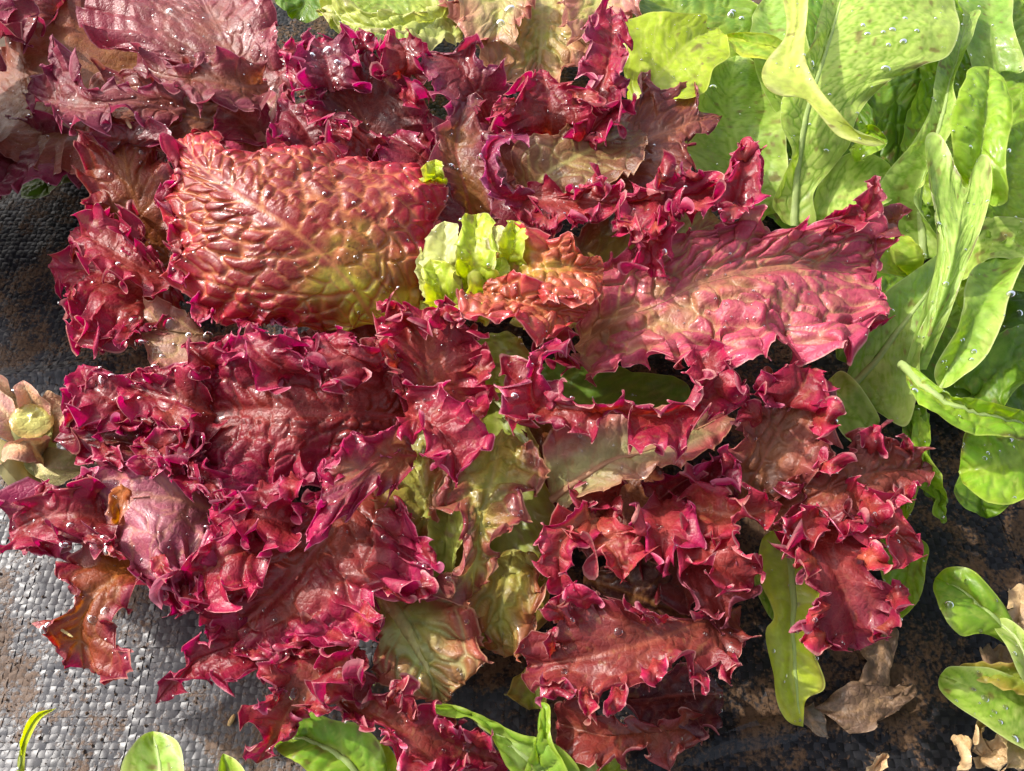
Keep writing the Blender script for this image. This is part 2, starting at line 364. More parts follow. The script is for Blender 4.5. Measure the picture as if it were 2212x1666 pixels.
    if rib:
        m = max(8, nu//3); ii = np.linspace(0, int(nu*.93), m).astype(int)
        cen = P[ii, nh]; nn = n[ii, nh]; oo = norm(np.cross(nn, t[ii, nh]))
        rw = (p['rib']*rib*(1-np.linspace(0, 1, m))**.8+.00025)[:, None]
        th = np.linspace(-.15*math.pi, 1.15*math.pi, 7)
        V = cen[:, None]+oo[:, None]*(np.cos(th)[None, :, None]*rw[:, None])+nn[:, None]*((np.sin(th)[None, :, None]*.7-.05)*rw[:, None])
        cc = lerp(C('inn'), C('vein'), .5)*1.15
        if pr in ('pale', 'grey', 'green', 'deep', 'yell'): cc = lerp(np.asarray((.40, .50, .17)), C('inn'), .4)
        cv = np.ones((m*7, 3))*cc*(.85+.3*hsh(np.arange(m*7), np.zeros(m*7), sd))[:, None]
        mesh_obj('midrib', (V-org).reshape(-1, 3), grid_quads(m, 7), p['m'], ob, (0, 0, 0), {'col': cv})
    LEAVES.append((ob, P, n, pr))
    return ob
# ------------------------------------------------------------------ woven weed mat
def mat_material(name, base, rough):
    s = NT(name)
    g = s.n('ShaderNodeNewGeometry'); pos = g.outputs['Position']
    big = s.n('ShaderNodeTexNoise', {'Vector': pos, 'Scale': 26.0, 'Detail': 6.0, 'Roughness': 0.65}).outputs[0]
    fine = s.n('ShaderNodeTexNoise', {'Vector': pos, 'Scale': 700.0, 'Detail': 4.0}).outputs[0]
    mid = s.n('ShaderNodeTexNoise', {'Vector': pos, 'Scale': 110.0, 'Detail': 5.0, 'Roughness': .7}).outputs[0]
    oi = s.n('ShaderNodeObjectInfo').outputs['Random']
    tone = s.math('MULTIPLY_ADD', oi, 0.6, 0.7)
    b = s.mix(1.0, base, s.n('ShaderNodeCombineColor', {0: tone, 1: tone, 2: tone}).outputs[0], 'MULTIPLY')
    soil = s.math('MULTIPLY', s.ramp(s.math('ADD', s.math('MULTIPLY', s.math('SUBTRACT', fine, .5), .45), s.math('ADD', big, s.math('MULTIPLY', s.math('SUBTRACT', mid, .5), .6))), .47, .62), .80)
    # sunlight and sheen put into the tape colour: pale lower left, black elsewhere
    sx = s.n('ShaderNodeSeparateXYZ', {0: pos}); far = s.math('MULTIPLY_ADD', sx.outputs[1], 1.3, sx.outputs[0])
    sun_sheen = s.math('MULTIPLY', s.ramp(s.math('ADD', far, s.math('MULTIPLY', s.math('SUBTRACT', big, .5), .16)), -.16, -.27), s.math('MULTIPLY_ADD', mid, .9, .1))
    b = s.mix(sun_sheen, b, (.095, .093, .10))
    dirt = s.mix(fine, (.030, .017, .009), (.15, .085, .045))
    c = s.mix(soil, b, dirt)
    r = s.math('ADD', s.math('MULTIPLY', soil, .35), s.math('MULTIPLY_ADD', mid, .3, rough-.15))
    bp = s.n('ShaderNodeBump', {'Strength': .35, 'Distance': .0006, 'Height': s.math('ADD', s.math('MULTIPLY', soil, s.math('ADD', mid, fine)), s.math('MULTIPLY', fine, .25))}).outputs[0]
    p = s.n('ShaderNodeBsdfPrincipled', {'Base Color': c, 'Roughness': r, 'Specular IOR Level': s.math('MULTIPLY_ADD', sun_sheen, .42, .12), 'Normal': bp})
    s.t.links.new(p.outputs[0], s.out.inputs[0]); return s.m
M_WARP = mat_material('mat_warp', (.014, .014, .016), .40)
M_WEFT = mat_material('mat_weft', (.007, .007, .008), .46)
M_SOIL = NT('soil'); _n = M_SOIL.n('ShaderNodeTexNoise', {'Scale': 60.0, 'Detail': 6.0}).outputs[0]
_p = M_SOIL.n('ShaderNodeBsdfPrincipled', {'Base Color': M_SOIL.mix(_n, (.02, .012, .007), (.11, .065, .035)), 'Roughness': .9})
M_SOIL.t.links.new(_p.outputs[0], M_SOIL.out.inputs[0]); M_SOIL = M_SOIL.m

RIDGES = [(W(1300, 1660, 0), W(1700, 1570, 0), .0035, .004), (W(1700, 1570, 0), W(2260, 1540, 0), .003, .005), (W(-40, 835, 0), W(330, 770, 0), .004, .004),
          (W(900, 1480, 0), W(1200, 1500, 0), .002, .004)]
def ground_z(x, y):
    z = (fbm(x/.05+20, y/.05+20, 5, 3)-.5)*.006
    for a, b, h, w in RIDGES:
        d = b[:2]-a[:2]; L = np.hypot(*d); tt = ((x-a[0])*d[0]+(y-a[1])*d[1])/L/L
        dist = ((x-a[0])*-d[1]+(y-a[1])*d[0])/L + .003*(noise2(x/.03, y/.03, 8)-.5)
        z = z + h*np.exp(-(dist/w)**2)*sst(-.12, .1, tt)*sst(1.12, .9, tt)
    return z
gnd = thing('ground', (0, 0, 0), None, None); gnd['kind'] = 'structure'
PIT = .00285
X0, X1, Y0, Y1 = -.305, .305, -.205, .30
# soil sheet under the mat, on to the horizon
gx = np.r_[-6, -1.5, np.linspace(X0-.02, X1+.02, 40), 1.5, 6]; gy = np.r_[-6, -1.5, np.linspace(Y0-.02, Y1+.02, 40), 1.5, 6]
GX, GY = np.meshgrid(gx, gy, indexing='ij')
o = mesh_obj('soil', np.stack([GX, GY, ground_z(GX, GY)-.003], -1).reshape(-1, 3), grid_quads(len(gx), len(gy)), M_SOIL, gnd)
nx = int((X1-X0)/PIT); ny = int((Y1-Y0)/PIT)
rng = np.random.default_rng(4)
def tape(i, along_y):
    n = ny if along_y else nx
    k = np.arange(n*2+1)/2.0                       # crossings at whole numbers
    par = (np.floor(k+.5).astype(int)+i+(0 if along_y else 1)) % 2
    up = np.where(k % 1 == 0, np.where(par == 0, 1.0, -1.0), 0.0)
    cpos = (X0 if along_y else Y0)+(i+.5)*PIT
    lpos = (Y0 if along_y else X0)+(k+.5)*PIT
    hw = PIT*(.485 if along_y else .48)
    wob = (noise1(k/9.0, i*3+(1 if along_y else 2))-.5)*PIT*.35
    V = []
    tl = rng.normal(0, .00016)
    jit = rng.normal(0, .00009, len(k)); ti2 = rng.normal(0, .00011, len(k))
    for c in (-1, 0, 1):
        cc = cpos+c*hw+wob
        x, y = (cc, lpos) if along_y else (lpos, cc)
        z = ground_z(x, y)+up*.00030+(.00010 if c == 0 else -.00004)+jit*.5+c*(tl+ti2)
        V.append(np.stack([x+0*z, y+0*z, z], -1))
    V = np.stack(V, 1)
    if not along_y: V = V[:, ::-1]
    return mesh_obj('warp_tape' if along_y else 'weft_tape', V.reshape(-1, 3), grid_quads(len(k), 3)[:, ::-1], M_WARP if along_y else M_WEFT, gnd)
for i in range(nx): tape(i, True)
for i in range(ny): tape(i, False)
def at(px, py, z): return tuple(float(c) for c in W(px, py, z/100))
# ------------------------------------------------------------------ plants
main = thing('red_lettuce', at(1060, 800, 0), 'large frilly crimson lettuce with a lime green heart, filling the middle of the bed', 'lettuce', 'lettuces in the bed')
FRILLED = []
def Lf(pr, sp, A, B, **k):
    if k.pop('frill', False): FRILLED.append((sp, A, B, [q[2] for q in sp]))
    return leaf(main, pr, sp, A, B, **k)
# low filler leaves underneath
Lf('olive', [(1060,800,1.5),(900,950,1.5),(760,1120,1.2)], [(900,850),(760,950),(700,1080)], [(1040,950),(960,1080),(820,1180)], bl=.0015, res=.5)
Lf('ogrn', [(1060,800,1.5),(1080,1000,1.6),(1090,1250,1.2),(1080,1400,.8)], [(1000,950),(960,1100),(970,1260),(1010,1390)], [(1160,950),(1190,1100),(1200,1250),(1170,1380)], res=.5)
Lf('deep', [(1100,800,1.6),(1300,880,2),(1500,900,1.6)], [(1200,780),(1350,790),(1480,820)], [(1200,920),(1350,980),(1480,980)], res=.5)
Lf('brown', [(1100,850,1.2),(1350,1050,1.6),(1560,1230,1.2)], [(1250,900),(1450,1000),(1580,1120)], [(1200,1100),(1330,1230),(1500,1330)], res=.5)
Lf('brown', [(1000,780,2),(700,800,2),(480,860,1.5)], [(850,700),(650,700),(480,750)], [(850,900),(650,950),(480,960)], res=.5)
Lf('dark', [(1060,700,3),(1000,450,3),(980,250,3)], [(900,600),(800,400),(800,260)], [(1200,600),(1200,400),(1150,260)], res=.5)
Lf('olive', [(1100,700,3),(1350,560,3),(1560,480,2.5)], [(1150,560),(1350,440),(1500,400)], [(1250,740),(1450,700),(1600,600)], res=.5)
Lf('ogrn', [(1060,720,3),(1080,780,3),(1050,860,2.5)], [(1010,740),(1000,800),(1010,850)], [(1130,720),(1160,790),(1110,850)], res=.5)

# -- upper left of the head: brown orange leaf, left frills
Lf('orange', [(330,590,2),(300,470,4),(270,350,5.5),(265,290,6)], [(280,560),(235,500),(160,450),(185,420),(165,370),(160,320),(180,290)], [(390,580),(390,480),(375,380),(350,320),(375,280),(330,270)], A1=.004)
Lf('mauve', [(270,330,5),(280,300,6.2),(290,262,6.5)], [(230,330),(205,300),(215,278)], [(330,320),(370,300),(360,272)], A1=.003)
Lf('mag', [(400,690,2.5),(310,620,3.5),(220,590,3.5),(110,580,3)], [(370,600),(345,560),(300,520),(295,470),(240,450),(195,490),(140,545),(105,550)], [(370,690),(300,730),(250,750),(170,740),(140,690),(150,650),(115,610)], lb=.9, la=1.2, frill=True)
Lf('mag', [(360,600,4),(290,570,4.6),(200,520,4.6),(150,500,4)], [(330,560),(295,520),(280,470),(235,452),(190,480)], [(350,640),(300,640),(250,620),(200,590),(150,540)])
Lf('dusty', [(450,730,3),(370,720,3.6),(270,690,3.2)], [(420,680),(370,660),(300,655),(262,670)], [(440,800),(380,820),(330,790),(300,750),(260,715)], A1=.0022, bl=.0005, inn=(.36,.17,.14), mid=(.34,.14,.12), edge=(.30,.09,.09))

# -- the blistered hero leaf
HERO = Lf('hero', [(815,700,4.5),(745,600,6.6),(640,505,7.8),(520,425,8),(440,365,7.4),(395,300,6.8)],
   [(740,712,4.2),(620,705,4.6),(520,700,4.6),(430,690,4.4),(405,640,5),(372,590,5),(372,545,5.5),(358,505,5.6),(350,465,5.6),(352,410,5.8),(378,385,6),(368,330,6.2),(385,300,6.5)],
   [(900,690,4.2),(930,640,5),(925,570,6),(945,480,6.6),(968,420,6.6),(945,360,6.6),(860,348,6.6),(760,345,6.8),(715,318,7),(640,312,7.2),(560,330,7.2),(485,325,7.4),(470,285,7),(420,285,6.8)], cup=.10, label='big bronze red blistered leaf with a pale yellow base')
Lf('lime', [(935,400,6.6),(940,375,7.2),(940,345,7.2)], [(905,395),(912,365),(925,350)], [(965,400),(965,375),(955,350)], A1=.002)
# -- heart
Lf('cream', [(985,660,4.5),(965,580,6.5),(960,480,7)], [(930,650),(915,600),(915,530),(935,490)], [(1000,600),(1000,540),(990,485)], A1=.002)
Lf('lime', [(1010,640,5),(1025,560,7.5),(1030,465,7.5)], [(990,600),(985,540),(985,480),(1005,462)], [(1075,620),(1080,560),(1075,500),(1055,465)], A1=.0022, bl=.0014)
Lf('lime', [(1040,680,5.4),(1050,620,6.6),(1075,560,7)], [(1010,660),(1015,610),(1045,560)], [(1090,660),(1095,610),(1100,565)], A1=.002, bl=.0014, rib=1.2)
Lf('cream', [(930,640,5.6),(925,590,6.2),(915,530,6.4)], [(905,620),(900,570),(905,530)], [(960,620),(955,570),(935,525)], A1=.0016)
Lf('lime', [(890,690,4.4),(930,670,5),(985,680,5)], [(900,650),(940,645),(980,660)], [(890,720),(940,710),(985,700)], A1=.0015, inn=(.5,.5,.08), mid=(.46,.48,.06))
Lf('lime', [(965,690,5),(950,620,6.6),(930,560,7)], [(940,690),(918,640),(915,580)], [(1010,660),(990,620),(975,570)], A1=.0025)
Lf('cream', [(1060,600,5.4),(1065,540,6),(1070,490,6.2)], [(1040,590),(1040,530),(1050,490)], [(1110,590),(1105,530),(1090,490)], A1=.001)
Lf('hero', [(1085,600,6),(1150,585,7.4),(1220,580,7.6),(1305,590,7.2)], [(1085,540),(1105,485),(1150,500),(1200,500),(1230,500),(1260,545),(1305,550)], [(1110,640),(1170,650),(1230,660),(1280,660),(1300,620)], cl=.0050, vn=.012, inn=(.44,.44,.05), mid=(.34,.060,.028), edge=(.40,.025,.04), bl=.0020, ku=.9, shift=-.06)
Lf('lime', [(1100,590,6.2),(1105,540,7.6),(1115,478,7.8)], [(1080,580),(1080,520),(1095,480)], [(1135,580),(1140,530),(1135,485)], A1=.0014, bl=.0014)
Lf('hero', [(1050,640,6.5),(1110,650,7.6),(1190,670,7.6),(1260,690,7)], [(1040,600),(1080,590),(1140,605),(1220,620),(1290,640)], [(970,650),(1010,680),(1080,690),(1150,720),(1200,720)], cl=.0045, vn=.012, inn=(.30,.08,.03), mid=(.32,.04,.03), edge=(.42,.02,.05), bl=.0024, A1=.0032)
Lf('lime', [(1030,660,6.4),(1010,680,7),(1040,700,6.8)], [(985,655),(995,685),(1020,698)], [(1050,660),(1060,680),(1060,695)], A1=.0025, inn=(.4,.4,.08))

# -- big dark red leaf, left centre
Lf('mag', [(900,900,4),(760,895,5.2),(620,890,5.4),(480,890,4.6),(330,900,4),(130,950,3)],
   [(880,850,4.4),(870,775,5.8),(800,738,6.2),(720,728,6.4),(650,722,6.4),(600,735,6.3),(540,715,6.2),(480,740,6),(430,790,5.4),(350,800,5),(280,800,4.6),(220,800,4.4),(170,850,4),(130,900,3.6)],
   [(860,980,3.6),(780,1020,4),(700,1050,4.2),(640,1070,4.4),(560,1095,4.4),(460,1080,4.2),(390,1010,4),(320,1000,3.8),(240,1000,3.4),(170,985,3)],
   inn=(.22,.03,.018), mid=(.21,.006,.026), bl=.0022, cl=.008, A1=.0052, A2=.0014, l1=.013, vk=.3, frill=True)
Lf('mag', [(640,810,6),(600,790,6.6),(560,765,6.8),(530,720,6.6)], [(560,845),(520,810),(480,770),(500,735)], [(715,805),(690,765),(640,740),(570,712)])
Lf('mag', [(820,800,6.2),(780,780,6.8),(730,760,6.8),(700,725,6.6)], [(760,830),(700,820),(650,790),(660,740)], [(855,770),(810,745),(780,725),(740,708)])
Lf('mag', [(470,900,4.4),(400,870,5.2),(330,850,5),(260,830,4.6)], [(450,840),(400,800),(330,790),(270,800)], [(450,960),(390,960),(340,930),(290,900),(250,870)])
Lf('mag', [(330,900,3.6),(250,870,4.4),(190,830,4.4),(170,790,4)], [(250,940),(170,930),(140,880),(150,820)], [(320,850),(280,800),(240,780),(200,785)])
Lf('dark', [(390,1000,3),(290,960,3.8),(200,950,3.6),(118,955,3)], [(350,940),(280,920),(210,900),(150,910)], [(370,1040),(300,1020),(230,1000),(170,975)], A1=.006, frill=True)
Lf('mag', [(470,800,5),(430,770,5.8),(400,740,5.6)], [(440,820),(400,790),(385,755)], [(510,780),(470,740),(420,730)], l1=.011)
Lf('mag', [(400,1020,4.4),(440,1040,5),(480,1080,4.8)], [(380,1050),(420,1080),(460,1110)], [(420,990),(470,1010),(510,1060)], l1=.011)
Lf('mag', [(330,980,4.4),(380,960,5.2),(430,980,5)], [(330,940),(380,920),(430,940)], [(340,1010),(390,1010),(430,1010)], l1=.011, mid=(.13,.01,.02))
Lf('rust', [(360,880,5),(390,930,5.6),(420,990,5)], [(330,900),(360,950),(400,990)], [(400,870),(430,920),(440,980)], l1=.011)
# middle fan
Lf('rust', [(960,930,3.6),(930,830,5.4),(920,740,6.4),(910,670,6.8)], [(870,900),(850,820),(830,760),(815,700),(820,660),(860,652)], [(1030,920),(1065,850),(1060,780),(1050,735),(1010,690),(960,655)], inn=(.23,.055,.022), mid=(.23,.020,.024), frill=True)
Lf('mag', [(890,700,6.6),(860,680,7.4),(840,650,7.4)], [(850,720),(820,700),(815,660)], [(930,720),(890,680),(870,655)])
Lf('mag', [(985,720,6.2),(960,690,7),(960,650,7.2)], [(920,710),(925,680),(940,650)], [(1045,740),(1020,710),(990,670)])
Lf('mag', [(870,890,5.8),(930,920,6.6),(975,970,6.8),(985,1055,6.2)], [(870,940),(910,975),(940,1000),(965,1040)], [(900,840),(960,830),(1000,850),(1035,880),(1060,935),(1050,980),(1010,1020)], bl=.0018)
Lf('olive', [(880,1000,3.6),(910,1040,4),(920,1110,3.6),(900,1190,3)], [(820,980),(810,1050),(830,1120),(860,1180)], [(930,960),(950,1030),(945,1110),(930,1170)], bl=.0018, A1=.002)
Lf('mag', [(900,985,5),(830,985,5.8),(760,1020,6.2),(690,1040,6)], [(880,940),(850,920),(800,935),(760,925),(720,960),(685,1000)], [(870,1040),(820,1080),(760,1110),(720,1150),(670,1190),(650,1160),(700,1090)], mid=(.17,.012,.03), inn=(.22,.12,.04))
# -- lower left leaf
Lf('rust', [(770,1010,3),(720,1120,4.2),(650,1230,4.2),(560,1320,3.6),(450,1390,2.6)],
   [(700,1060),(620,1090),(540,1080),(470,1130),(420,1200),(410,1260),(440,1300),(430,1350)],
   [(860,1090),(920,1170),(950,1240),(900,1300),(830,1290),(810,1370),(740,1400),(640,1420),(540,1430)], inn=(.23,.06,.022), mid=(.23,.016,.024), bl=.0018, la=1.4, frill=True)
Lf('mag', [(560,1180,4.4),(500,1200,5.2),(440,1240,4.8),(400,1290,4)], [(540,1110),(480,1120),(420,1180),(390,1230)], [(570,1250),(530,1290),(490,1330),(440,1320)])
Lf('mag', [(640,1130,5),(580,1120,5.6),(520,1110,5.4),(450,1100,5)], [(640,1080),(580,1060),(520,1050),(470,1060)], [(630,1190),(570,1190),(520,1170),(460,1150)])
# pale shiny leaf and lobes at far left
Lf('dusty', [(470,1110,3),(380,1080,4.2),(290,1080,4.4),(180,1110,3.6),(20,1165,2.6)],
   [(430,1000),(350,990),(290,990),(220,1000),(150,1050),(100,1050),(40,1070)],
   [(450,1220),(400,1320),(370,1260),(310,1250),(250,1200),(200,1180),(130,1200),(60,1205)], inn=(.30,.12,.11), mid=(.29,.08,.09), edge=(.22,.016,.05), bl=.0006, A1=.006, A2=.0026, frill=True)
Lf('mag', [(230,1120,4),(160,1110,4.6),(90,1120,4.2),(20,1150,3.4)], [(220,1050),(150,1045),(90,1060),(40,1080)], [(240,1180),(170,1180),(110,1190),(40,1200)])
Lf('orange', [(330,1210,2.8),(240,1260,3.8),(175,1350,3.6),(180,1445,2.4)], [(250,1190),(160,1200),(100,1225),(150,1280),(140,1310),(85,1345),(95,1390),(130,1440)], [(400,1250),(310,1275),(255,1330),(240,1400),(275,1445),(220,1460)], A1=.0035)
Lf('mag', [(330,1240,3.6),(360,1270,3.8),(390,1320,3)], [(290,1240),(320,1290),(360,1330)], [(400,1230),(430,1270),(415,1320)])
# bottom left frills
Lf('mag', [(590,1370,2.6),(500,1400,3.2),(420,1430,3),(335,1520,2.2)], [(530,1310),(470,1330),(440,1360),(390,1390),(400,1440),(345,1470)], [(600,1430),(550,1490),(520,1500),(460,1470),(390,1500)])
Lf('rust', [(760,1380,3),(700,1450,4),(640,1510,3.8),(600,1580,2.6),(555,1650,1.6)], [(660,1370),(590,1400),(560,1440),(580,1500),(530,1540),(555,1590),(520,1620)], [(800,1430),(770,1490),(730,1530),(650,1550),(640,1570),(610,1620)], inn=(.2,.05,.03), edge=(.26,.016,.06), frill=True)
Lf('mag', [(700,1460,4.2),(740,1440,5),(790,1470,4.6)], [(680,1420),(720,1400),(770,1420)], [(690,1510),(740,1500),(780,1500)])
Lf('mag', [(700,1500,3),(810,1545,3.8),(920,1590,3.6),(1090,1650,2.2)], [(740,1450),(790,1440),(850,1490),(870,1460),(890,1510),(930,1520),(960,1560),(1030,1580),(1070,1610)], [(740,1540),(800,1580),(850,1600),(840,1650),(900,1680),(1000,1680)], inn=(.2,.05,.03), frill=True)
Lf('rust', [(880,1560,2),(960,1600,2.8),(1050,1640,2.2),(1110,1650,1.6)], [(920,1540),(990,1570),(1060,1600)], [(890,1620),(950,1670),(1050,1690)])
# -- lower middle
Lf('lime', [(970,1060,3),(965,1150,3.4),(960,1230,3),(950,1290,2.4)], [(920,1060),(925,1130),(920,1210),(935,1280)], [(1010,1100),(1005,1180),(1000,1230),(990,1280)], inn=(.26,.32,.07), mid=(.25,.31,.06))
LRIB = Lf('olive', [(790,1240,2),(850,1330,3),(910,1430,3),(955,1520,2.2)], [(775,1290),(790,1350),(830,1370),(800,1420),(835,1470),(890,1520)], [(880,1220),(960,1260),(1030,1310),(1035,1380),(1055,1440),(1000,1500)], rib=3.0, inn=(.36,.42,.08), mid=(.30,.16,.05), vein=(.5,.54,.22), edge=(.32,.06,.045), A1=.0042, bl=.0020, crum=.0034, vk=.6, label='olive leaf lying open with a pale midrib')
Lf('olive', [(1085,930,3.6),(1065,1030,4.8),(1040,1120,5),(1030,1200,4.6),(1020,1285,3.4)], [(1020,960),(960,1020),(945,1070),(985,1130),(985,1190),(975,1240),(940,1280)], [(1130,950),(1180,990),(1195,1030),(1145,1060),(1130,1120),(1100,1160),(1060,1180),(1080,1240)], mid=(.21,.065,.035), edge=(.24,.03,.045), bl=.0022, A1=.004, A2=.0018)
Lf('olive', [(1110,1190,2.4),(1090,1270,3),(1080,1350,2.6),(1090,1420,1.8)], [(1040,1220),(1010,1280),(1020,1330),(1040,1390)], [(1180,1220),(1190,1290),(1160,1350),(1150,1400)], mid=(.27,.15,.03), edge=(.30,.07,.035), bl=.002, A1=.004, A2=.0012)
Lf('rust', [(1320,1110,4),(1250,1140,5),(1210,1190,5.2),(1215,1290,4.4)], [(1260,1090),(1200,1130),(1150,1150),(1140,1190),(1165,1220),(1190,1280)], [(1330,1160),(1290,1170),(1255,1190),(1250,1230),(1235,1280)], A1=.003, inn=(.24,.1,.05))
Lf('rust', [(1290,1100,4),(1290,1150,5),(1330,1200,5.2),(1345,1255,4.6)], [(1230,1100),(1190,1130),(1215,1180),(1290,1200),(1320,1240)], [(1350,1090),(1365,1140),(1420,1130),(1400,1190),(1370,1230)], edge=(.34,.03,.05))
Lf('rust', [(1440,1080,4),(1430,1140,5),(1430,1190,5),(1440,1240,4.6)], [(1370,1100),(1370,1150),(1390,1200),(1420,1240)], [(1500,1080),(1520,1150),(1480,1200),(1470,1250)], l1=.012)
Lf('rust', [(1480,1090,4.4),(1560,1110,5.2),(1640,1110,5.4),(1690,1090,5)], [(1500,1030),(1570,1060),(1610,1040),(1660,1070)], [(1490,1150),(1560,1180),(1600,1150),(1660,1140)])
Lf('mag', [(1500,1150,4.6),(1540,1200,5.4),(1580,1240,5.2),(1620,1270,4.4)], [(1460,1180),(1480,1230),(1530,1260),(1580,1290)], [(1560,1140),(1620,1160),(1660,1200),(1650,1240)], mid=(.2,.02,.025))
Lf('mag', [(1340,1060,4),(1290,1060,4.8),(1240,1050,4.4)], [(1350,1030),(1290,1020),(1240,1020)], [(1330,1100),(1290,1100),(1230,1090)], mid=(.13,.008,.015), edge=(.28,.012,.05))
Lf('deep', [(1440,1060,2),(1520,1080,2.6),(1600,1060,2)], [(1460,1020),(1530,1010),(1590,1020)], [(1450,1110),(1530,1130),(1600,1100)])
Lf('mag', [(1520,1060,4.4),(1540,1020,5),(1580,990,5)], [(1490,1040),(1510,1000),(1560,970)], [(1560,1070),(1590,1040),(1600,1000)], mid=(.14,.01,.02))
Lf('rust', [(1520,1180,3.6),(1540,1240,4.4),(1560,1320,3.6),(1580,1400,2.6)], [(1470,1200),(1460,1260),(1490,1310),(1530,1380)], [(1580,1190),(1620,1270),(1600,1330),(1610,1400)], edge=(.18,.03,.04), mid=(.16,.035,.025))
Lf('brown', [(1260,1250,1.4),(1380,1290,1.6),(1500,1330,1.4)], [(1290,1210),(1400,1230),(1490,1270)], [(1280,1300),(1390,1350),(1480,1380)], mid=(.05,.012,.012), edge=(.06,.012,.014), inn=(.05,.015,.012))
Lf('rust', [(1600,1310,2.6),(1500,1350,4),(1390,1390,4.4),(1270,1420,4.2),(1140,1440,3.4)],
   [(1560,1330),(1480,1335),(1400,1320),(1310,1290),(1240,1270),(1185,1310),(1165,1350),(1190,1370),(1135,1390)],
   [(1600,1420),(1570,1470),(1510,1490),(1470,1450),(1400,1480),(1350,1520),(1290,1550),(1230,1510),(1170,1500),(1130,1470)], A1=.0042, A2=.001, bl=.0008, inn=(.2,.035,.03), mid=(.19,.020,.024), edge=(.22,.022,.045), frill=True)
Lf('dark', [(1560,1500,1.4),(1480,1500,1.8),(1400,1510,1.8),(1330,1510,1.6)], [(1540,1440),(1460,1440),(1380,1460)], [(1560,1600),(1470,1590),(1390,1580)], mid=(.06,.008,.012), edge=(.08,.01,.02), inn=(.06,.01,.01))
Lf('rust', [(1520,1570,1.6),(1400,1580,2.8),(1300,1590,3),(1200,1560,2.6)], [(1490,1530),(1400,1550),(1340,1550),(1290,1520),(1230,1510),(1200,1530)], [(1530,1600),(1460,1640),(1440,1680),(1360,1640),(1300,1680),(1240,1640),(1195,1620)], A1=.0036, inn=(.2,.045,.025), mid=(.18,.022,.022), edge=(.21,.022,.035))
Lf('ogrn', [(1180,1440,1.2),(1160,1490,1.4),(1150,1530,1)], [(1130,1440),(1105,1480),(1120,1520)], [(1220,1450),(1210,1490),(1190,1530)], A1=.003, A2=.002)
# -- right centre
Lf('olive', [(1190,1080,4),(1290,1010,5.4),(1420,960,5.8),(1570,900,5)], [(1175,1000),(1200,930),(1300,890),(1420,880),(1530,860)], [(1230,1095),(1340,1045),(1450,1010),(1540,960),(1590,920)], inn=(.34,.33,.12), mid=(.26,.17,.09), edge=(.32,.06,.06), vein=(.30,.07,.06), A1=.002, A2=.0008, tooth=.0008, bl=.0010, crum=.003, rib=1.0)
Lf('mag', [(1100,860,6),(1180,880,7.2),(1300,890,7.4),(1430,895,7.4),(1540,860,7.2),(1620,860,6.6)],
   [(1100,800),(1130,770),(1190,840),(1280,860),(1360,850),(1440,865),(1500,830),(1560,770),(1600,770),(1615,820)],
   [(1095,920),(1140,940),(1200,925),(1240,945),(1290,940),(1320,890),(1340,920),(1380,985),(1440,1000),(1490,960),(1540,910),(1600,890)], A1=.0042, A2=.0026, edge=(.27,.014,.065), la=.8, lb=.2)
Lf('mag', [(1170,900,6.6),(1150,850,7.4),(1160,780,7.8),(1200,730,7.6)], [(1110,900),(1090,850),(1120,810),(1130,770)], [(1200,870),(1190,820),(1200,780),(1240,750)], A1=.0034, edge=(.27,.014,.065))
Lf('mag', [(1550,880,6.6),(1530,820,7.6),(1510,760,7.4)], [(1500,860),(1480,800),(1485,760)], [(1620,870),(1615,800),(1560,750)])
Lf('mag', [(1180,720,5.6),(1210,750,6.2),(1235,790,6)], [(1150,740),(1180,790),(1210,820)], [(1230,710),(1250,760),(1255,800)])
BIGR = Lf('dusty', [(1240,750,4.2),(1390,670,5.8),(1550,600,6.6),(1720,575,6.4),(1895,590,5.4)],
   [(1260,660),(1310,570),(1380,530),(1460,490),(1560,470),(1620,468),(1700,480),(1800,472),(1880,470),(1900,530)],
   [(1250,800),(1290,835),(1340,825),(1390,790),(1450,800),(1540,790),(1600,800),(1650,790),(1690,760),(1770,800),(1830,770),(1860,730),(1925,700),(1905,640)],
   bl=.0030, cl=.0095, A1=.0048, A2=.0016, cup=-.03, vk=.75, blotch=1.0, jit=.9, rib=.0003, shift=.12, tint=0, ld=.1, rk=.2, crum=.0048, curl=.001, label='broad dusty pink puckered leaf with pale veins')
Lf('brown', [(1800,580,4),(1860,520,5.6),(1920,480,6.2),(1970,455,6.2)], [(1780,500),(1820,465),(1860,440),(1900,450),(1940,440)], [(1880,620),(1900,560),(1890,530),(1950,520),(1940,490)], A1=.003, A2=.0006, mid=(.17,.05,.035), edge=(.20,.03,.055))
Lf('mag', [(1850,480,6),(1880,440,6.8),(1890,380,7)], [(1830,460),(1855,420),(1870,385)], [(1890,470),(1920,430),(1910,390)], A1=.0028, mid=(.19,.022,.04), edge=(.2,.03,.055))
Lf('mag', [(1780,500,6),(1820,470,6.6),(1870,460,6.8)], [(1770,480),(1810,450),(1850,440)], [(1790,520),(1830,500),(1870,485)], A1=.003)
Lf('dusty', [(1830,640,5),(1870,660,5.6),(1920,690,5)], [(1850,620),(1880,640),(1910,660)], [(1820,690),(1840,730),(1880,720)], A1=.005)
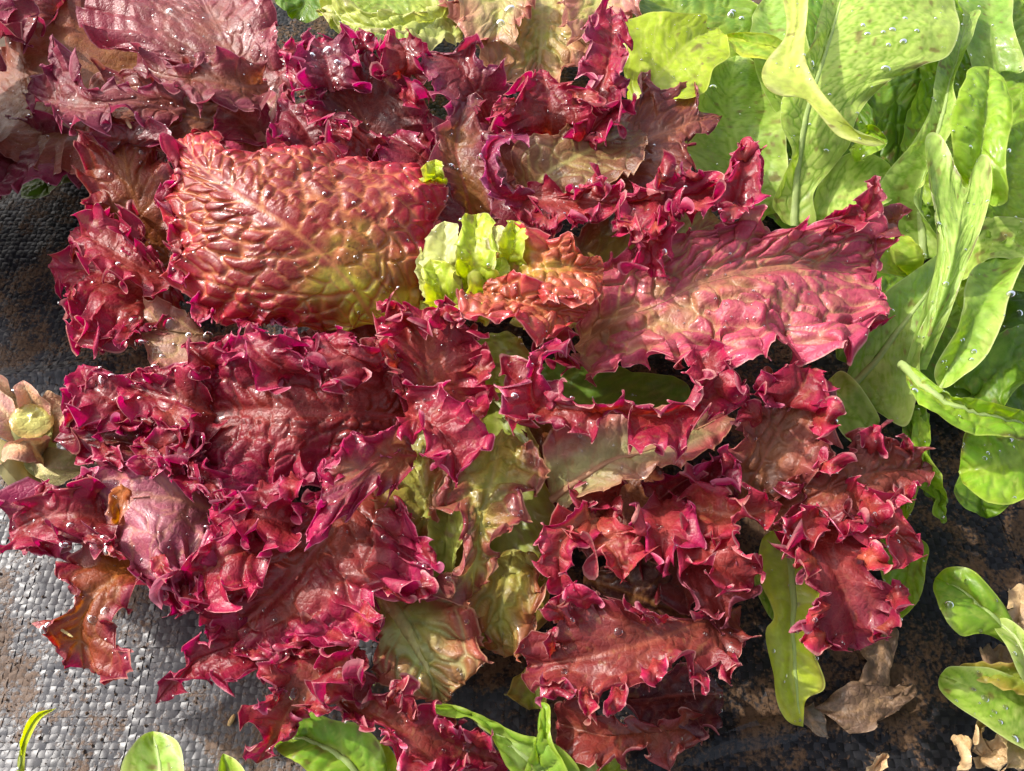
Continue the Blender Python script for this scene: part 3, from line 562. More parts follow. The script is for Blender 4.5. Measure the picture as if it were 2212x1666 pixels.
# upper right of the head
Lf('brown', [(1130,440,4),(1260,370,5.4),(1400,300,6),(1490,270,6.2),(1560,250,6)], [(1080,330),(1180,270),(1290,250),(1370,225),(1385,150),(1405,145),(1420,185),(1490,165),(1505,200),(1500,230)], [(1220,460),(1350,440),(1480,420),(1500,350),(1480,300),(1540,280)], A1=.003, A2=.0005, tooth=.0008, bl=.0010, mid=(.13,.035,.02), edge=(.085,.014,.015), inn=(.20,.08,.03))
Lf('olive', [(1130,430,5),(1190,370,6.4),(1300,310,6.6),(1380,270,6)], [(1110,370),(1120,310),(1200,280),(1300,250)], [(1170,430),(1280,420),(1380,360),(1400,300)], A1=.001, tooth=.0003, mid=(.17,.07,.035), edge=(.16,.05,.035), inn=(.22,.12,.05))
Lf('mag', [(1020,470,5),(1000,390,6.4),(985,310,7),(1010,210,7)], [(985,440),(950,370),(925,310),(935,280),(960,265),(975,220)], [(1085,470),(1075,400),(1060,330),(1070,300),(1050,250),(1050,210)], A1=.0035, A2=.0018, mid=(.16,.03,.035), inn=(.22,.09,.03), edge=(.22,.03,.075))
Lf('mag', [(1160,440,6),(1080,420,7),(1055,370,7.6),(1060,310,7.8),(1140,290,7.8)], [(1140,460),(1080,440),(1045,400),(1030,340),(1050,290)], [(1170,420),(1110,400),(1090,360),(1090,330),(1140,305)], A1=.0025, A2=.0018, edge=(.23,.04,.085), mid=(.17,.03,.05))
Lf('mag', [(1190,300,6),(1190,240,7.2),(1180,190,7.6),(1170,150,7.6)], [(1090,290),(1070,240),(1090,200),(1130,170)], [(1300,290),(1310,240),(1280,200),(1230,180)], tooth=.003, frill=True)
Lf('dark', [(1060,270,5.4),(1020,190,7),(980,130,7.6),(910,110,7.6)], [(990,260),(950,200),(915,160),(905,120)], [(1110,250),(1090,190),(1080,150),(1040,130),(1030,70),(1010,110)], A1=.004, A2=.001, mid=(.15,.02,.022), edge=(.2,.025,.06))
Lf('mag', [(1230,270,6),(1290,200,7.4),(1320,120,8),(1320,20,8)], [(1200,240),(1240,190),(1250,130),(1270,60),(1285,20)], [(1310,270),(1370,215),(1340,170),(1365,110),(1370,70),(1345,40)], edge=(.21,.03,.075))
Lf('mag', [(1260,320,6.4),(1290,270,7.2),(1360,215,7.4)], [(1220,300),(1240,260),(1300,230)], [(1280,340),(1340,280),(1380,240)])
Lf('dark', [(830,380,3.6),(790,270,5.2),(740,170,6.4),(700,90,6.6)], [(720,380),(680,300),(660,220),(630,180),(615,110),(650,75)], [(930,340),(930,230),(880,160),(830,110),(790,70)], A1=.005, A2=.002, mid=(.09,.012,.014), frill=True)
Lf('mag', [(720,200,6.4),(710,150,7),(690,80,7)], [(660,190),(630,150),(640,90)], [(780,190),(790,140),(760,75)], mid=(.14,.02,.04))
Lf('mag', [(870,170,6.6),(880,130,7.4),(860,90,7.4)], [(810,170),(800,120),(820,80)], [(940,160),(935,120),(900,80)], mid=(.16,.02,.03))
Lf('dark', [(760,420,3.6),(700,350,5),(650,270,5.8),(600,210,5.8)], [(640,400),(590,330),(580,280)], [(840,390),(790,310),(740,270),(680,230)], A1=.005, A2=.002, frill=True)
Lf('mag', [(820,360,5),(770,300,6),(700,260,6.4)], [(770,370),(710,320),(670,270)], [(850,320),(800,270),(740,240)], mid=(.12,.014,.02))
Lf('dark', [(960,400,4.6),(900,330,5.4),(840,290,5.6)], [(900,410),(840,370),(800,320)], [(970,350),(920,300),(870,270)], A1=.004)
# frill along the top of the dusty leaf
Lf('mag', [(1100,420,6),(1200,430,7),(1320,440,7.2),(1440,430,7.2),(1560,420,7),(1650,380,6.6)],
   [(1120,400),(1190,400),(1260,410),(1290,360),(1310,400),(1400,400),(1440,360),(1500,370),(1560,360),(1600,320),(1640,310)],
   [(1120,470),(1180,490),(1220,500),(1290,470),(1340,500),(1400,520),(1460,470),(1530,460),(1590,470),(1640,430)], A1=.005, A2=.0026, la=.9, frill=True)
Lf('mag', [(1400,440,6.6),(1400,510,7.4),(1410,600,6.8)], [(1330,460),(1345,530),(1380,590)], [(1480,450),(1460,530),(1440,590)], bl=.0016)
Lf('mag', [(1580,460,6.6),(1600,400,7.4),(1620,310,7.6)], [(1530,440),(1560,380),(1595,320)], [(1640,450),(1660,400),(1645,330)], A1=.003, A2=.0016, mid=(.18,.035,.035))
# -- right lower
Lf('rust', [(1600,1080,3.6),(1660,970,5),(1710,870,5.8),(1720,790,5.8)], [(1560,1040),(1560,960),(1590,900),(1640,860),(1640,800),(1680,790)], [(1690,1080),(1780,1030),(1820,1000),(1800,930),(1815,880),(1790,830),(1750,800)], A1=.0035, A2=.0018, inn=(.25,.09,.05), mid=(.24,.055,.045), edge=(.27,.04,.07), bl=.0016, frill=True)
Lf('mag', [(1690,880,6),(1730,840,6.6),(1750,790,6.6)], [(1640,860),(1650,810),(1690,780)], [(1770,890),(1810,850),(1790,800)])
Lf('rust', [(1620,1120,3),(1740,1080,4.6),(1860,1030,5),(2015,1010,4)], [(1650,1060),(1750,1010),(1820,950),(1880,930),(1940,940),(1990,980)], [(1680,1150),(1780,1160),(1870,1140),(1930,1110),(1960,1080),(2000,1060)], A2=.0014, inn=(.21,.06,.03), mid=(.20,.035,.03), edge=(.18,.022,.032), bl=.0018, frill=True)
Lf('rust', [(1740,1060,4),(1850,1110,5),(1930,1150,5),(1990,1200,4.4)], [(1800,1040),(1900,1060),(1970,1100),(1995,1150)], [(1760,1120),(1840,1180),(1900,1210),(1950,1230)], bl=.0016)
Lf('rust', [(1760,1090,4),(1790,1200,5),(1830,1290,4.8),(1850,1400,3.4)], [(1700,1110),(1680,1160),(1720,1220),(1755,1300),(1742,1350),(1745,1392),(1800,1405)], [(1830,1110),(1900,1170),(1910,1230),(1960,1290),(1930,1350),(1880,1390)], mid=(.18,.022,.028), edge=(.22,.022,.05), frill=True)
Lf('mag', [(1770,1110,5),(1730,1140,5.6),(1690,1180,5)], [(1740,1090),(1700,1120),(1680,1150)], [(1780,1160),(1740,1190),(1700,1210)], A2=.0018)
Lf('dark', [(1420,1080,3),(1500,1030,4),(1600,1040,4)], [(1380,1050),(1440,1020),(1540,1000)], [(1440,1110),(1520,1100),(1590,1080)], A1=.005, A2=.0026)

# small frills crowding the margins of the broad leaves
FRILLED.append(([(815,700,3.9),(745,600,5.6),(640,505,6.4),(520,425,6.6),(440,365,6.6),(395,300,6.2)], [(620,705),(520,700),(430,690),(405,640),(372,590),(372,545),(358,505),(350,465),(352,410),(378,385),(368,330),(385,300)], [(470,285),(420,285)], [3.9,4.2,4.6,5.2,5.6,6.2]))
rng = np.random.default_rng(7)
for fr, (sp, A, B, zz) in enumerate(FRILLED):
    for Q in (A, B):
        e = spline([q[:2] for q in Q], 60); L = np.hypot(*np.diff(e, axis=0).T).sum()
        for m in range(int(L/85)):
            t = (m+.5+rng.uniform(-.3, .3))/max(int(L/85), 1)
            i = int(np.clip(t*59, 2, 57)); p1 = e[i]; tg_ = norm(e[i+2]-e[i-2])
            sx = spline([q[:2] for q in sp], 60)[i]; ow = norm(p1-sx); w_ = np.hypot(*(p1-sx))
            if w_ < 35: continue
            ln = min(w_*.7, rng.uniform(55, 80)); hw = rng.uniform(26, 42); z0 = float(np.interp(t, np.linspace(0, 1, len(zz)), zz))+.3
            b0 = p1-ow*ln*.8; tip = p1+ow*ln*.12+tg_*rng.uniform(-15, 15)
            Lf('mag' if fr % 3 else 'rust', [(*b0, z0), (*(b0*.5+tip*.5), z0+rng.uniform(.5, .9)), (*tip, z0+rng.uniform(.2, .9))],
               [tuple(b0*.75+tip*.25+tg_*hw*.7), tuple(b0*.4+tip*.6+tg_*hw), tuple(b0*.1+tip*.9+tg_*hw*.6)],
               [tuple(b0*.75+tip*.25-tg_*hw*.7), tuple(b0*.4+tip*.6-tg_*hw), tuple(b0*.1+tip*.9-tg_*hw*.6)], res=.72, la=.25, lb=.25, seed=int(rng.integers(1, 1e6)))

# ------------------------------------------------------------------ second red lettuce, upper left
red2 = thing('red_lettuce', at(380, 120, 0), 'dull mauve and brown lettuce in the shade of the top left corner', 'lettuce', 'lettuces in the bed')
def L2(pr, sp, A, B, **k):
    if pr in ('mauve', 'brown'): k.setdefault('m', M_DULL)
    return leaf(red2, pr, sp, A, B, **k)
L2('brown', [(420,150,2),(250,200,3.5),(100,220,4),(-60,200,3.5)], [(350,20),(200,-20),(60,0)], [(380,330),(250,360),(120,370),(-20,330)], A1=.002, bl=.0003, crum=.003, cs=.03, mid=(.20,.055,.022), inn=(.22,.10,.025))
L2('mauve', [(560,330,3),(560,220,5),(480,80,6.2),(420,-40,6)], [(480,330),(460,250),(400,160),(300,120),(180,80),(170,10),(220,-40)], [(640,330),(650,250),(630,160),(610,80),(590,20),(560,-40)], A1=.0026, A2=.0008, bl=.0008, vk=.3, crum=.0055, cs=.034, m=M_RED, mid=(.20,.040,.042), edge=(.26,.035,.055), inn=(.2,.06,.03))
L2('dusty', [(560,360,4),(580,270,5),(560,170,5.6)], [(500,350),(490,270),(520,180)], [(610,340),(625,260),(610,180)], A1=.001, bl=.0006)
L2('brown', [(560,290,3.4),(430,260,5.2),(300,240,5.6),(150,260,5)], [(540,210),(480,170),(430,150),(360,120),(300,150),(200,170)], [(540,330),(440,330),(350,310),(250,300),(190,320)], A1=.005, inn=(.14,.05,.03))
L2('mauve', [(400,240,5.6),(280,225,6.8),(170,230,6.8),(50,200,6)], [(380,180),(310,180),(230,170),(160,180),(150,100),(110,90),(120,150),(60,170)], [(380,270),(310,270),(260,250),(200,270),(140,280),(110,240),(60,225)], A1=.004, A2=.0012, mid=(.17,.025,.035), edge=(.18,.025,.05), l1=.014)
L2('mauve', [(580,190,5.8),(500,185,6.8),(400,170,7),(290,155,6.4)], [(560,140),(480,130),(420,100),(400,140),(330,120),(300,115)], [(570,240),(500,220),(440,230),(400,200),(330,180)], A1=.0045, A2=.0014, mid=(.17,.025,.035), edge=(.18,.025,.05))
L2('mauve', [(300,350,2.6),(200,330,3.8),(100,300,4),(-30,280,3.6)], [(290,290),(200,270),(110,250),(20,240)], [(280,380),(200,400),(130,380),(60,390),(-20,420)], A1=.004, A2=.001)
L2('mauve', [(130,40,4),(80,30,5),(-20,20,5)], [(150,-20),(80,-30),(0,-30)], [(140,50),(100,60),(40,90),(-20,80)], A1=.005)
L2('mauve', [(590,330,4),(520,260,5.6),(470,230,6)], [(590,280),(560,220),(510,200)], [(570,350),(510,310),(460,270)], A1=.004, A2=.0015)
L2('deep', [(200,330,1.6),(120,360,1.8),(40,400,1.6)], [(180,280),(90,290),(20,330)], [(210,390),(140,410),(60,430)], A1=.002)
# ------------------------------------------------------------------ pink and green lettuce, top middle
pk = thing('pink_green_lettuce', at(1050, -60, 0), 'pale lime and pink speckled curly lettuce at the top behind the crimson head', 'lettuce', 'lettuces in the bed')
def L3(pr, sp, A, B, **k): return leaf(pk, pr, sp, A, B, **k)
L3('lime', [(840,-80,3),(830,20,4),(800,100,4)], [(680,-60),(690,20),(720,70),(760,110)], [(960,-40),(950,40),(900,100),(850,130)], inn=(.24,.36,.04), mid=(.25,.36,.04))
L3('lime', [(1000,30,3.6),(900,55,5.2),(800,60,5.4),(690,30,4.6)], [(980,0),(900,20),(800,20),(730,0)], [(1000,90),(950,95),(880,85),(800,90),(740,70)], bl=.003, cl=.010, A1=.003, inn=(.45,.5,.14), mid=(.42,.47,.11), edge=(.46,.42,.18))
L3('pinkg', [(1150,-90,3),(1170,0,4.4),(1170,80,4.2),(1160,180,3.4)], [(1000,-60),(960,10),(1000,60),(1030,130),(1080,180)], [(1370,-60),(1370,40),(1320,100),(1250,140),(1200,190)], A1=.004, A2=.002, bl=.002)
L3('pinkg', [(1060,-80,4.4),(1080,0,5.4),(1070,90,5)], [(980,-30),(985,50),(1030,90)], [(1150,-40),(1140,40),(1110,90)], A1=.004, A2=.002, mid=(.40,.28,.14))
L3('pinkg', [(1290,-80,4.4),(1290,0,5.2),(1280,80,4.8)], [(1210,-40),(1210,40),(1240,80)], [(1390,-40),(1380,20),(1330,60)], A1=.004, A2=.002, mid=(.38,.15,.12), edge=(.36,.12,.11))
L3('deep', [(650,-60,2),(660,0,3),(640,40,3)], [(590,-40),(600,10),(620,30)], [(720,-30),(710,20),(680,45)], A1=.002)
# ------------------------------------------------------------------ green oak leaf lettuce on the right
gr = thing('green_lettuce', at(1960, 560, 0), 'pale green oak leaved lettuce filling the upper right corner', 'lettuce', 'lettuces in the bed')
def L4(pr, sp, A, B, **k): return leaf(gr, pr, sp, A, B, **k)
# dark leaves deep inside
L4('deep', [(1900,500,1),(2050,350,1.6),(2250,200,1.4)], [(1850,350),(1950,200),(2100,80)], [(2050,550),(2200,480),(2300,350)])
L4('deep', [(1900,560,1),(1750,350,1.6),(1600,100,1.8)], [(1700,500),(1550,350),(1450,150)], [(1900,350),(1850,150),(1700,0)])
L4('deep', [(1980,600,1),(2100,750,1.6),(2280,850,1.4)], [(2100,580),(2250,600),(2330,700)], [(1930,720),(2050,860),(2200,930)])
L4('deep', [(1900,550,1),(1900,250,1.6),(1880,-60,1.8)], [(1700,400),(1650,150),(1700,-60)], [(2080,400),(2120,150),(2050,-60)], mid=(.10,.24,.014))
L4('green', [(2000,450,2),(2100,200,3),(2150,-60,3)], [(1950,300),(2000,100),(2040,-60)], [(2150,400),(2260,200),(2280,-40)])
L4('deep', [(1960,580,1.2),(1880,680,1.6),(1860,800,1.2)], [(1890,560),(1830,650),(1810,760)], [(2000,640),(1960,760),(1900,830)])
L4('green', [(1620,160,2),(1500,60,3),(1380,-50,3)], [(1500,160),(1400,80),(1330,-20)], [(1680,80),(1600,-10),(1480,-60)], mid=(.12,.25,.03))
L4('pale', [(1640,480,2),(1600,360,3.4),(1570,230,4),(1590,120,4)], [(1540,420),(1490,340),(1490,250),(1530,150)], [(1690,440),(1700,340),(1690,220),(1650,140)], A1=.002, mid=(.26,.40,.07))
L4('yell', [(1360,240,5),(1420,170,6),(1480,100,6),(1550,60,5.4)], [(1350,170),(1345,90),(1350,45),(1400,22),(1450,28),(1524,32),(1520,60)], [(1420,215),(1480,220),(1520,190),(1540,150),(1580,120),(1570,80)], A1=.0015, mid=(.34,.46,.015), inn=(.36,.46,.02), edge=(.36,.46,.02))
L4('yell', [(1740,130,5),(1650,100,5.6),(1560,78,5.2)], [(1680,80),(1620,70),(1580,74)], [(1700,160),(1650,140),(1600,115)], A1=.001, mid=(.22,.38,.04))
L4('pale', [(1740,300,3.4),(1690,150,4.4),(1660,40,4.4),(1660,-20,4)], [(1660,230),(1630,120),(1625,40)], [(1770,220),(1750,100),(1720,20)], A1=.001, mid=(.26,.42,.08))
G1 = L4('pale', [(1714,490,2.6),(1722,330,4.6),(1750,200,5.8),(1800,40,6),(1840,-90,5.6)],
   [(1690,480),(1670,440),(1690,380),(1710,330),(1690,270),(1700,200),(1735,130),(1770,40),(1790,-60)],
   [(1760,480),(1755,420),(1800,360),(1840,310),(1850,265),(1880,212),(1930,170),(2000,140),(2050,112),(2067,50),(2060,-20),(2000,-80)], rib=1.5, A1=.0014, cup=.06, vn=.018, brown=1.3, label='large pale upright leaf with a net of fine veins')
L4('pale', [(1755,480,2.4),(1800,420,3.4),(1880,380,4),(1940,390,3.6)], [(1760,420),(1790,360),(1850,330),(1910,350)], [(1780,480),(1840,470),(1900,450),(1935,420)], A1=.0015)
L4('yell', [(1712,-60,7.6),(1720,50,8),(1702,130,8),(1722,180,7.9),(1790,252,7.4),(1918,308,6.6)], [(1675,-60),(1692,0),(1700,60),(1688,92),(1656,130),(1645,165),(1656,192),(1690,206),(1730,208),(1762,240),(1810,292),(1870,318)], [(1745,-60),(1743,40),(1738,110),(1748,150),(1775,198),(1812,242),(1850,282),(1890,294)], A1=.0003, bl=.0002, la=.1, lb=.3, mid=(.50,.58,.10), inn=(.54,.60,.14), edge=(.62,.62,.24), brown=.9, crum=.0002, label='twisted yellow green leaf hanging down in front')
L4('green', [(1840,330,4.6),(1870,290,5.2),(1918,305,5.2)], [(1845,290),(1880,270),(1905,285)], [(1850,350),(1880,340),(1910,320)], A1=.0008)
L4('grey', [(1990,560,2.6),(1985,430,4),(2020,300,5),(2060,150,5),(2090,30,5)], [(1940,540),(1890,480),(1900,400),(1970,310),(2010,230),(2030,120),(2050,20)], [(2060,560),(2040,520),(2000,480),(1985,420),(2030,330),(2070,260),(2060,180),(2090,100),(2120,20)], A1=.001, rib=1.6)
L4('grey', [(2150,160,3.6),(2140,60,4.4),(2130,-60,4.4)], [(2100,150),(2080,60),(2075,-50)], [(2212,150),(2190,60),(2180,-50)], A1=.001, mid=(.2,.36,.05))
L4('green', [(2110,420,5),(2120,330,6.4),(2130,230,6.8),(2135,145,6.4)], [(2060,360),(2055,280),(2070,210),(2095,150)], [(2170,440),(2175,350),(2185,250),(2175,180)], A1=.001, cup=.12, mid=(.22,.38,.03), inn=(.25,.4,.04))
L4('green', [(2140,560,3.4),(2170,450,4.4),(2190,350,4.6),(2230,250,4.4)], [(2100,500),(2120,400),(2150,300)], [(2220,560),(2260,450),(2270,300)], bl=.002, cl=.006, A1=.001, mid=(.2,.36,.02))
L4('green', [(2060,640,2.6),(2130,600,3.4),(2260,560,3.4)], [(2080,570),(2150,530),(2250,470)], [(2080,680),(2150,640),(2260,620)], A1=.001)
L4('pale', [(2040,570,3),(2130,520,4),(2280,540,4.4)], [(2060,520),(2120,470),(2220,480)], [(2080,600),(2160,560),(2270,570)], A1=.001)
L4('grey', [(1978,798,4),(2030,660,5.8),(2062,540,6.8),(2086,405,6.8)], [(1955,790),(1985,690),(2018,590),(2024,490),(2004,380),(2000,310),(2010,283),(2034,292),(2062,350)], [(2000,798),(2040,705),(2078,600),(2118,500),(2142,410),(2139,348),(2118,336),(2100,368)], A1=.0004, A2=0, brown=1.3, cup=-.06, label='grey green forked leaf with scorched brown tips')
L4('yell', [(1960,600,3),(1930,570,4),(1920,520,4.4),(1950,510,4.2)], [(1990,600),(1900,590),(1885,550),(1890,515)], [(1990,580),(1995,545),(1975,515)], A1=.0008, mid=(.25,.4,.03))
L4('grey', [(1830,850,2),(1900,760,3.4),(1980,660,4.4),(2050,560,4.4)], [(1830,800),(1860,720),(1900,650),(1970,590),(2030,545)], [(1900,890),(1960,920),(1980,850),(1990,760),(2040,660)], A1=.0012, rib=1.6, vn=.012, mid=(.20,.34,.07))
L4('pale', [(2150,560,4.6),(2130,640,5.4),(2080,740,5.4),(2025,840,4.6)], [(2100,580),(2080,660),(2050,740),(2020,800)], [(2215,560),(2180,640),(2165,700),(2110,790),(2060,835)], A1=.001, mid=(.25,.41,.05), inn=(.28,.43,.07))
L4('pale', [(1880,940,2),(1830,880,2.8),(1790,820,2.8)], [(1900,900),(1860,830),(1820,800)], [(1850,960),(1810,920),(1790,860)], A1=.001, mid=(.24,.34,.07))
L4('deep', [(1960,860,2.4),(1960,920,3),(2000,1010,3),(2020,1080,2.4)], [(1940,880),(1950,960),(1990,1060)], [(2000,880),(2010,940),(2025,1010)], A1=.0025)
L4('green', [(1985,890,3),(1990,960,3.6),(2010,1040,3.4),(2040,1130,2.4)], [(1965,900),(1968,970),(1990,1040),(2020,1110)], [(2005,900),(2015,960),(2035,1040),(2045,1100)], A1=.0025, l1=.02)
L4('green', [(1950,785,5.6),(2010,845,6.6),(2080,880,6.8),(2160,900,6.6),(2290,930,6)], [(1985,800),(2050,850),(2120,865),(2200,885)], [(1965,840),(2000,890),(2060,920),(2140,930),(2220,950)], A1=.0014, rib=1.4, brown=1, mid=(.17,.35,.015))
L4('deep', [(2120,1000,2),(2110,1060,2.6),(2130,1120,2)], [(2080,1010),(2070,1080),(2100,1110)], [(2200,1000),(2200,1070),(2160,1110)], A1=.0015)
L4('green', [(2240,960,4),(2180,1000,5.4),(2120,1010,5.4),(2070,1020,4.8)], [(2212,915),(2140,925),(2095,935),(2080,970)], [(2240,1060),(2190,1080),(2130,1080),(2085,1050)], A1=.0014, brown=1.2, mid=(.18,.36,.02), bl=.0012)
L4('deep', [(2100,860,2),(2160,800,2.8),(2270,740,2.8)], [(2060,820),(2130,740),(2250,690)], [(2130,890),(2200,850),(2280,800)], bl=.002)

# ------------------------------------------------------------------ yellow green plant under the right of the red head
yg = thing('young_green_lettuce', at(1760, 1120, 0), 'yellow green lobed leaves hanging out from under the right of the crimson head', 'lettuce', 'lettuces in the bed')
leaf(yg, 'yell', [(1690,1120,1.4),(1700,1240,2.2),(1710,1370,2),(1710,1470,1.4),(1735,1570,.7)], [(1640,1180),(1650,1260),(1680,1330),(1655,1380),(1655,1440),(1670,1510),(1700,1560)], [(1750,1160),(1775,1260),(1785,1310),(1750,1340),(1742,1380),(1770,1440),(1785,1490),(1745,1510)], rib=1.3, A1=.0012, mid=(.42,.52,.03), edge=(.50,.52,.035), inn=(.40,.50,.05), brown=.8)
leaf(yg, 'pale', [(1640,1230,.8),(1660,1290,1.2),(1685,1340,.8)], [(1625,1240),(1640,1290),(1670,1335)], [(1660,1240),(1680,1290),(1690,1330)], A1=.0004)
leaf(yg, 'green', [(1900,1120,1),(1960,1190,1.6),(1950,1270,1.6),(1910,1360,1)], [(1900,1190),(1910,1260),(1905,1310),(1900,1350)], [(1990,1160),(2012,1190),(1990,1270),(1960,1320),(1930,1350)], A1=.0012)
leaf(yg, 'green', [(1960,1040,1.4),(1950,1090,1.6),(1930,1130,1.2)], [(1930,1050),(1925,1090),(1920,1120)], [(1985,1050),(1970,1100),(1950,1130)], A1=.001)
# ------------------------------------------------------------------ small cut lettuce at the lower right
sg = thing('small_green_lettuce', at(2260, 1470, 0), 'small wet green lettuce with two broad leaves at the lower right edge', 'lettuce', 'lettuces in the bed')
leaf(sg, 'green', [(2215,1410,1.8),(2160,1350,2.6),(2090,1290,2.6),(2020,1250,2)], [(2190,1340),(2150,1280),(2100,1235),(2050,1230)], [(2190,1400),(2130,1370),(2070,1365),(2030,1320),(2015,1275)], rib=1.2, A1=.0014, cup=.12, bl=.0012, mid=(.13,.28,.02))
leaf(sg, 'pale', [(2290,1540,1.6),(2180,1520,2.4),(2100,1490,2.4),(2030,1460,2)], [(2230,1480),(2150,1450),(2080,1440),(2050,1440)], [(2290,1640),(2200,1610),(2120,1560),(2050,1520),(2025,1490)], A1=.0012, cup=-.1, mid=(.27,.42,.05), vn=.006)
leaf(sg, 'ogrn', [(2290,1500,2),(2220,1470,2.6),(2130,1450,2.4),(2060,1445,1.8)], [(2240,1440),(2170,1430),(2090,1430)], [(2270,1530),(2180,1490),(2110,1470)], A1=.001, tooth=0)
leaf(sg, 'pale', [(2280,1560,2),(2230,1470,2.8),(2200,1390,3),(2150,1340,2.8)], [(2240,1550),(2190,1460),(2180,1400),(2150,1360)], [(2290,1500),(2240,1400),(2210,1360),(2170,1335)], A1=.0008, rib=1.5, mid=(.33,.40,.13), inn=(.42,.42,.2))
# ------------------------------------------------------------------ green lettuce at the bottom edge
bg = thing('front_green_lettuce', at(800, 1900, 0), 'bright green wet leaves rising from the bottom edge below the crimson head', 'lettuce', 'lettuces in the bed')
leaf(bg, 'green', [(860,1800,1.6),(760,1650,2.2),(680,1600,2.2),(590,1590,1.6)], [(830,1620),(780,1570),(720,1560),(680,1540),(630,1550),(595,1570)], [(800,1800),(720,1720),(650,1660),(610,1630),(590,1605)], rib=1.6, bl=.0014, A1=.001, mid=(.14,.32,.02))
leaf(bg, 'yell', [(880,1830,1.2),(840,1700,1.6),(800,1600,1.6)], [(790,1740),(770,1660),(770,1610)], [(900,1700),(860,1640),(830,1600)], A1=.0012)
leaf(bg, 'green', [(1250,1780,2.2),(1150,1660,3),(1080,1590,3.2),(1010,1540,3.2),(930,1525,3)], [(1150,1740),(1090,1650),(1060,1590),(1010,1550),(990,1556),(945,1550)], [(1250,1660),(1190,1600),(1120,1580),(1060,1555),(1010,1530),(985,1518),(945,1515)], rib=1.2, A1=.0006, mid=(.18,.35,.03), inn=(.3,.4,.1))
leaf(bg, 'green', [(1160,1700,2.6),(1170,1620,3.2),(1170,1520,3)], [(1130,1680),(1150,1600),(1160,1530)], [(1230,1680),(1200,1600),(1195,1530)], A1=.0008, mid=(.22,.40,.04))
leaf(bg, 'ogrn', [(1200,1750,2.2),(1220,1670,2.6),(1260,1610,2)], [(1130,1710),(1150,1640),(1200,1610)], [(1310,1720),(1290,1670),(1285,1620)], A1=.0015, mid=(.2,.36,.05), edge=(.24,.36,.05))
leaf(bg, 'pale', [(330,1800,2),(340,1700,2.8),(330,1580,2.8)], [(250,1760),(265,1660),(290,1610),(310,1588)], [(400,1780),(402,1680),(385,1610),(355,1585)], A1=.0012, rib=1.2, mid=(.29,.46,.09))
leaf(bg, 'pale', [(500,1800,1.8),(500,1720,2.4),(482,1628,2.4)], [(460,1760),(468,1690),(475,1645)], [(550,1760),(540,1680),(515,1645)], A1=.0006, mid=(.3,.45,.05))
leaf(bg, 'green', [(1330,1780,1),(1320,1700,1.2),(1310,1625,1)], [(1270,1720),(1280,1650)], [(1370,1720),(1350,1650)], A1=.0008, mid=(.28,.42,.08))
leaf(bg, 'green', [(980,1760,2.2),(975,1690,2.6),(970,1630,2.4)], [(945,1720),(950,1660)], [(1010,1720),(1000,1650)], A1=.0006, mid=(.3,.42,.06))
# ------------------------------------------------------------------ unseen leaves added beyond the left edge to shade the mat
def px_of(x, y, z):
    r = np.array((x, y, z))-np.array(cam.location); d = r[1]*ST-r[2]*CT
    return (1106+FPX*r[0]/d, 833-FPX*(r[1]*CT+r[2]*ST)/d, z*100)
for k in range(8):
    y0 = .03+.022*k
    L2('mauve', [px_of(-.40, .12, .03), px_of(-.33, y0*.6+.05, .085), px_of(-.245-.012*(k % 2), y0, .075+.006*(k % 3))],
       [px_of(-.38, .11+y0*.1, .04), px_of(-.32, y0*.6+.015, .08), px_of(-.25, y0-.02, .08)], [px_of(-.37, .14+y0*.1, .04), px_of(-.30, y0*.6+.085, .085), px_of(-.24, y0+.02, .08)], res=.4)

# ------------------------------------------------------------------ cut stem at the left edge
def tube(name, pts, rad, mat, parent, colr, sd=1, seg=12, org=None):
    p = spline(np.asarray(pts, float), 18); r = np.interp(np.linspace(0, 1, 18), np.linspace(0, 1, len(rad)), rad)
    c = W(p[:, 0], p[:, 1], p[:, 2]/100); t = norm(np.gradient(c, axis=0))
    a = norm(np.cross(t, np.array((.3, .8, .5)))); b = np.cross(t, a)
    th = np.linspace(0, 2*math.pi, seg+1)
    V = c[:, None]+(a[:, None]*np.cos(th)[None, :, None]+b[:, None]*np.sin(th)[None, :, None])*(r[:, None]*(1+.16*(noise2(np.arange(18)[:, None]*.6, th[None, :]*1.2, sd)-.5)))[..., None]
    o = np.asarray(org if org is not None else parent.location)
    cc = np.ones((18*(seg+1), 3))*np.asarray(colr)*(.75+.5*noise2(np.repeat(np.arange(18), seg+1)*.5, np.tile(th, 18)*2, sd+3))[:, None]
    return mesh_obj(name, (V-o).reshape(-1, 3), grid_quads(18, seg+1), mat, parent, (0, 0, 0), {'col': cc})
st = thing('cut_lettuce_stump', at(70, 985, 0), 'cut off lettuce stem with pinkish torn leaf bases at the left edge', 'lettuce stump')
tube('stem', [(78, 1000, 0), (74, 960, 1.6), (68, 915, 3.5)], [.009, .0085, .0072], M_GREEN, st, (.40, .36, .15))
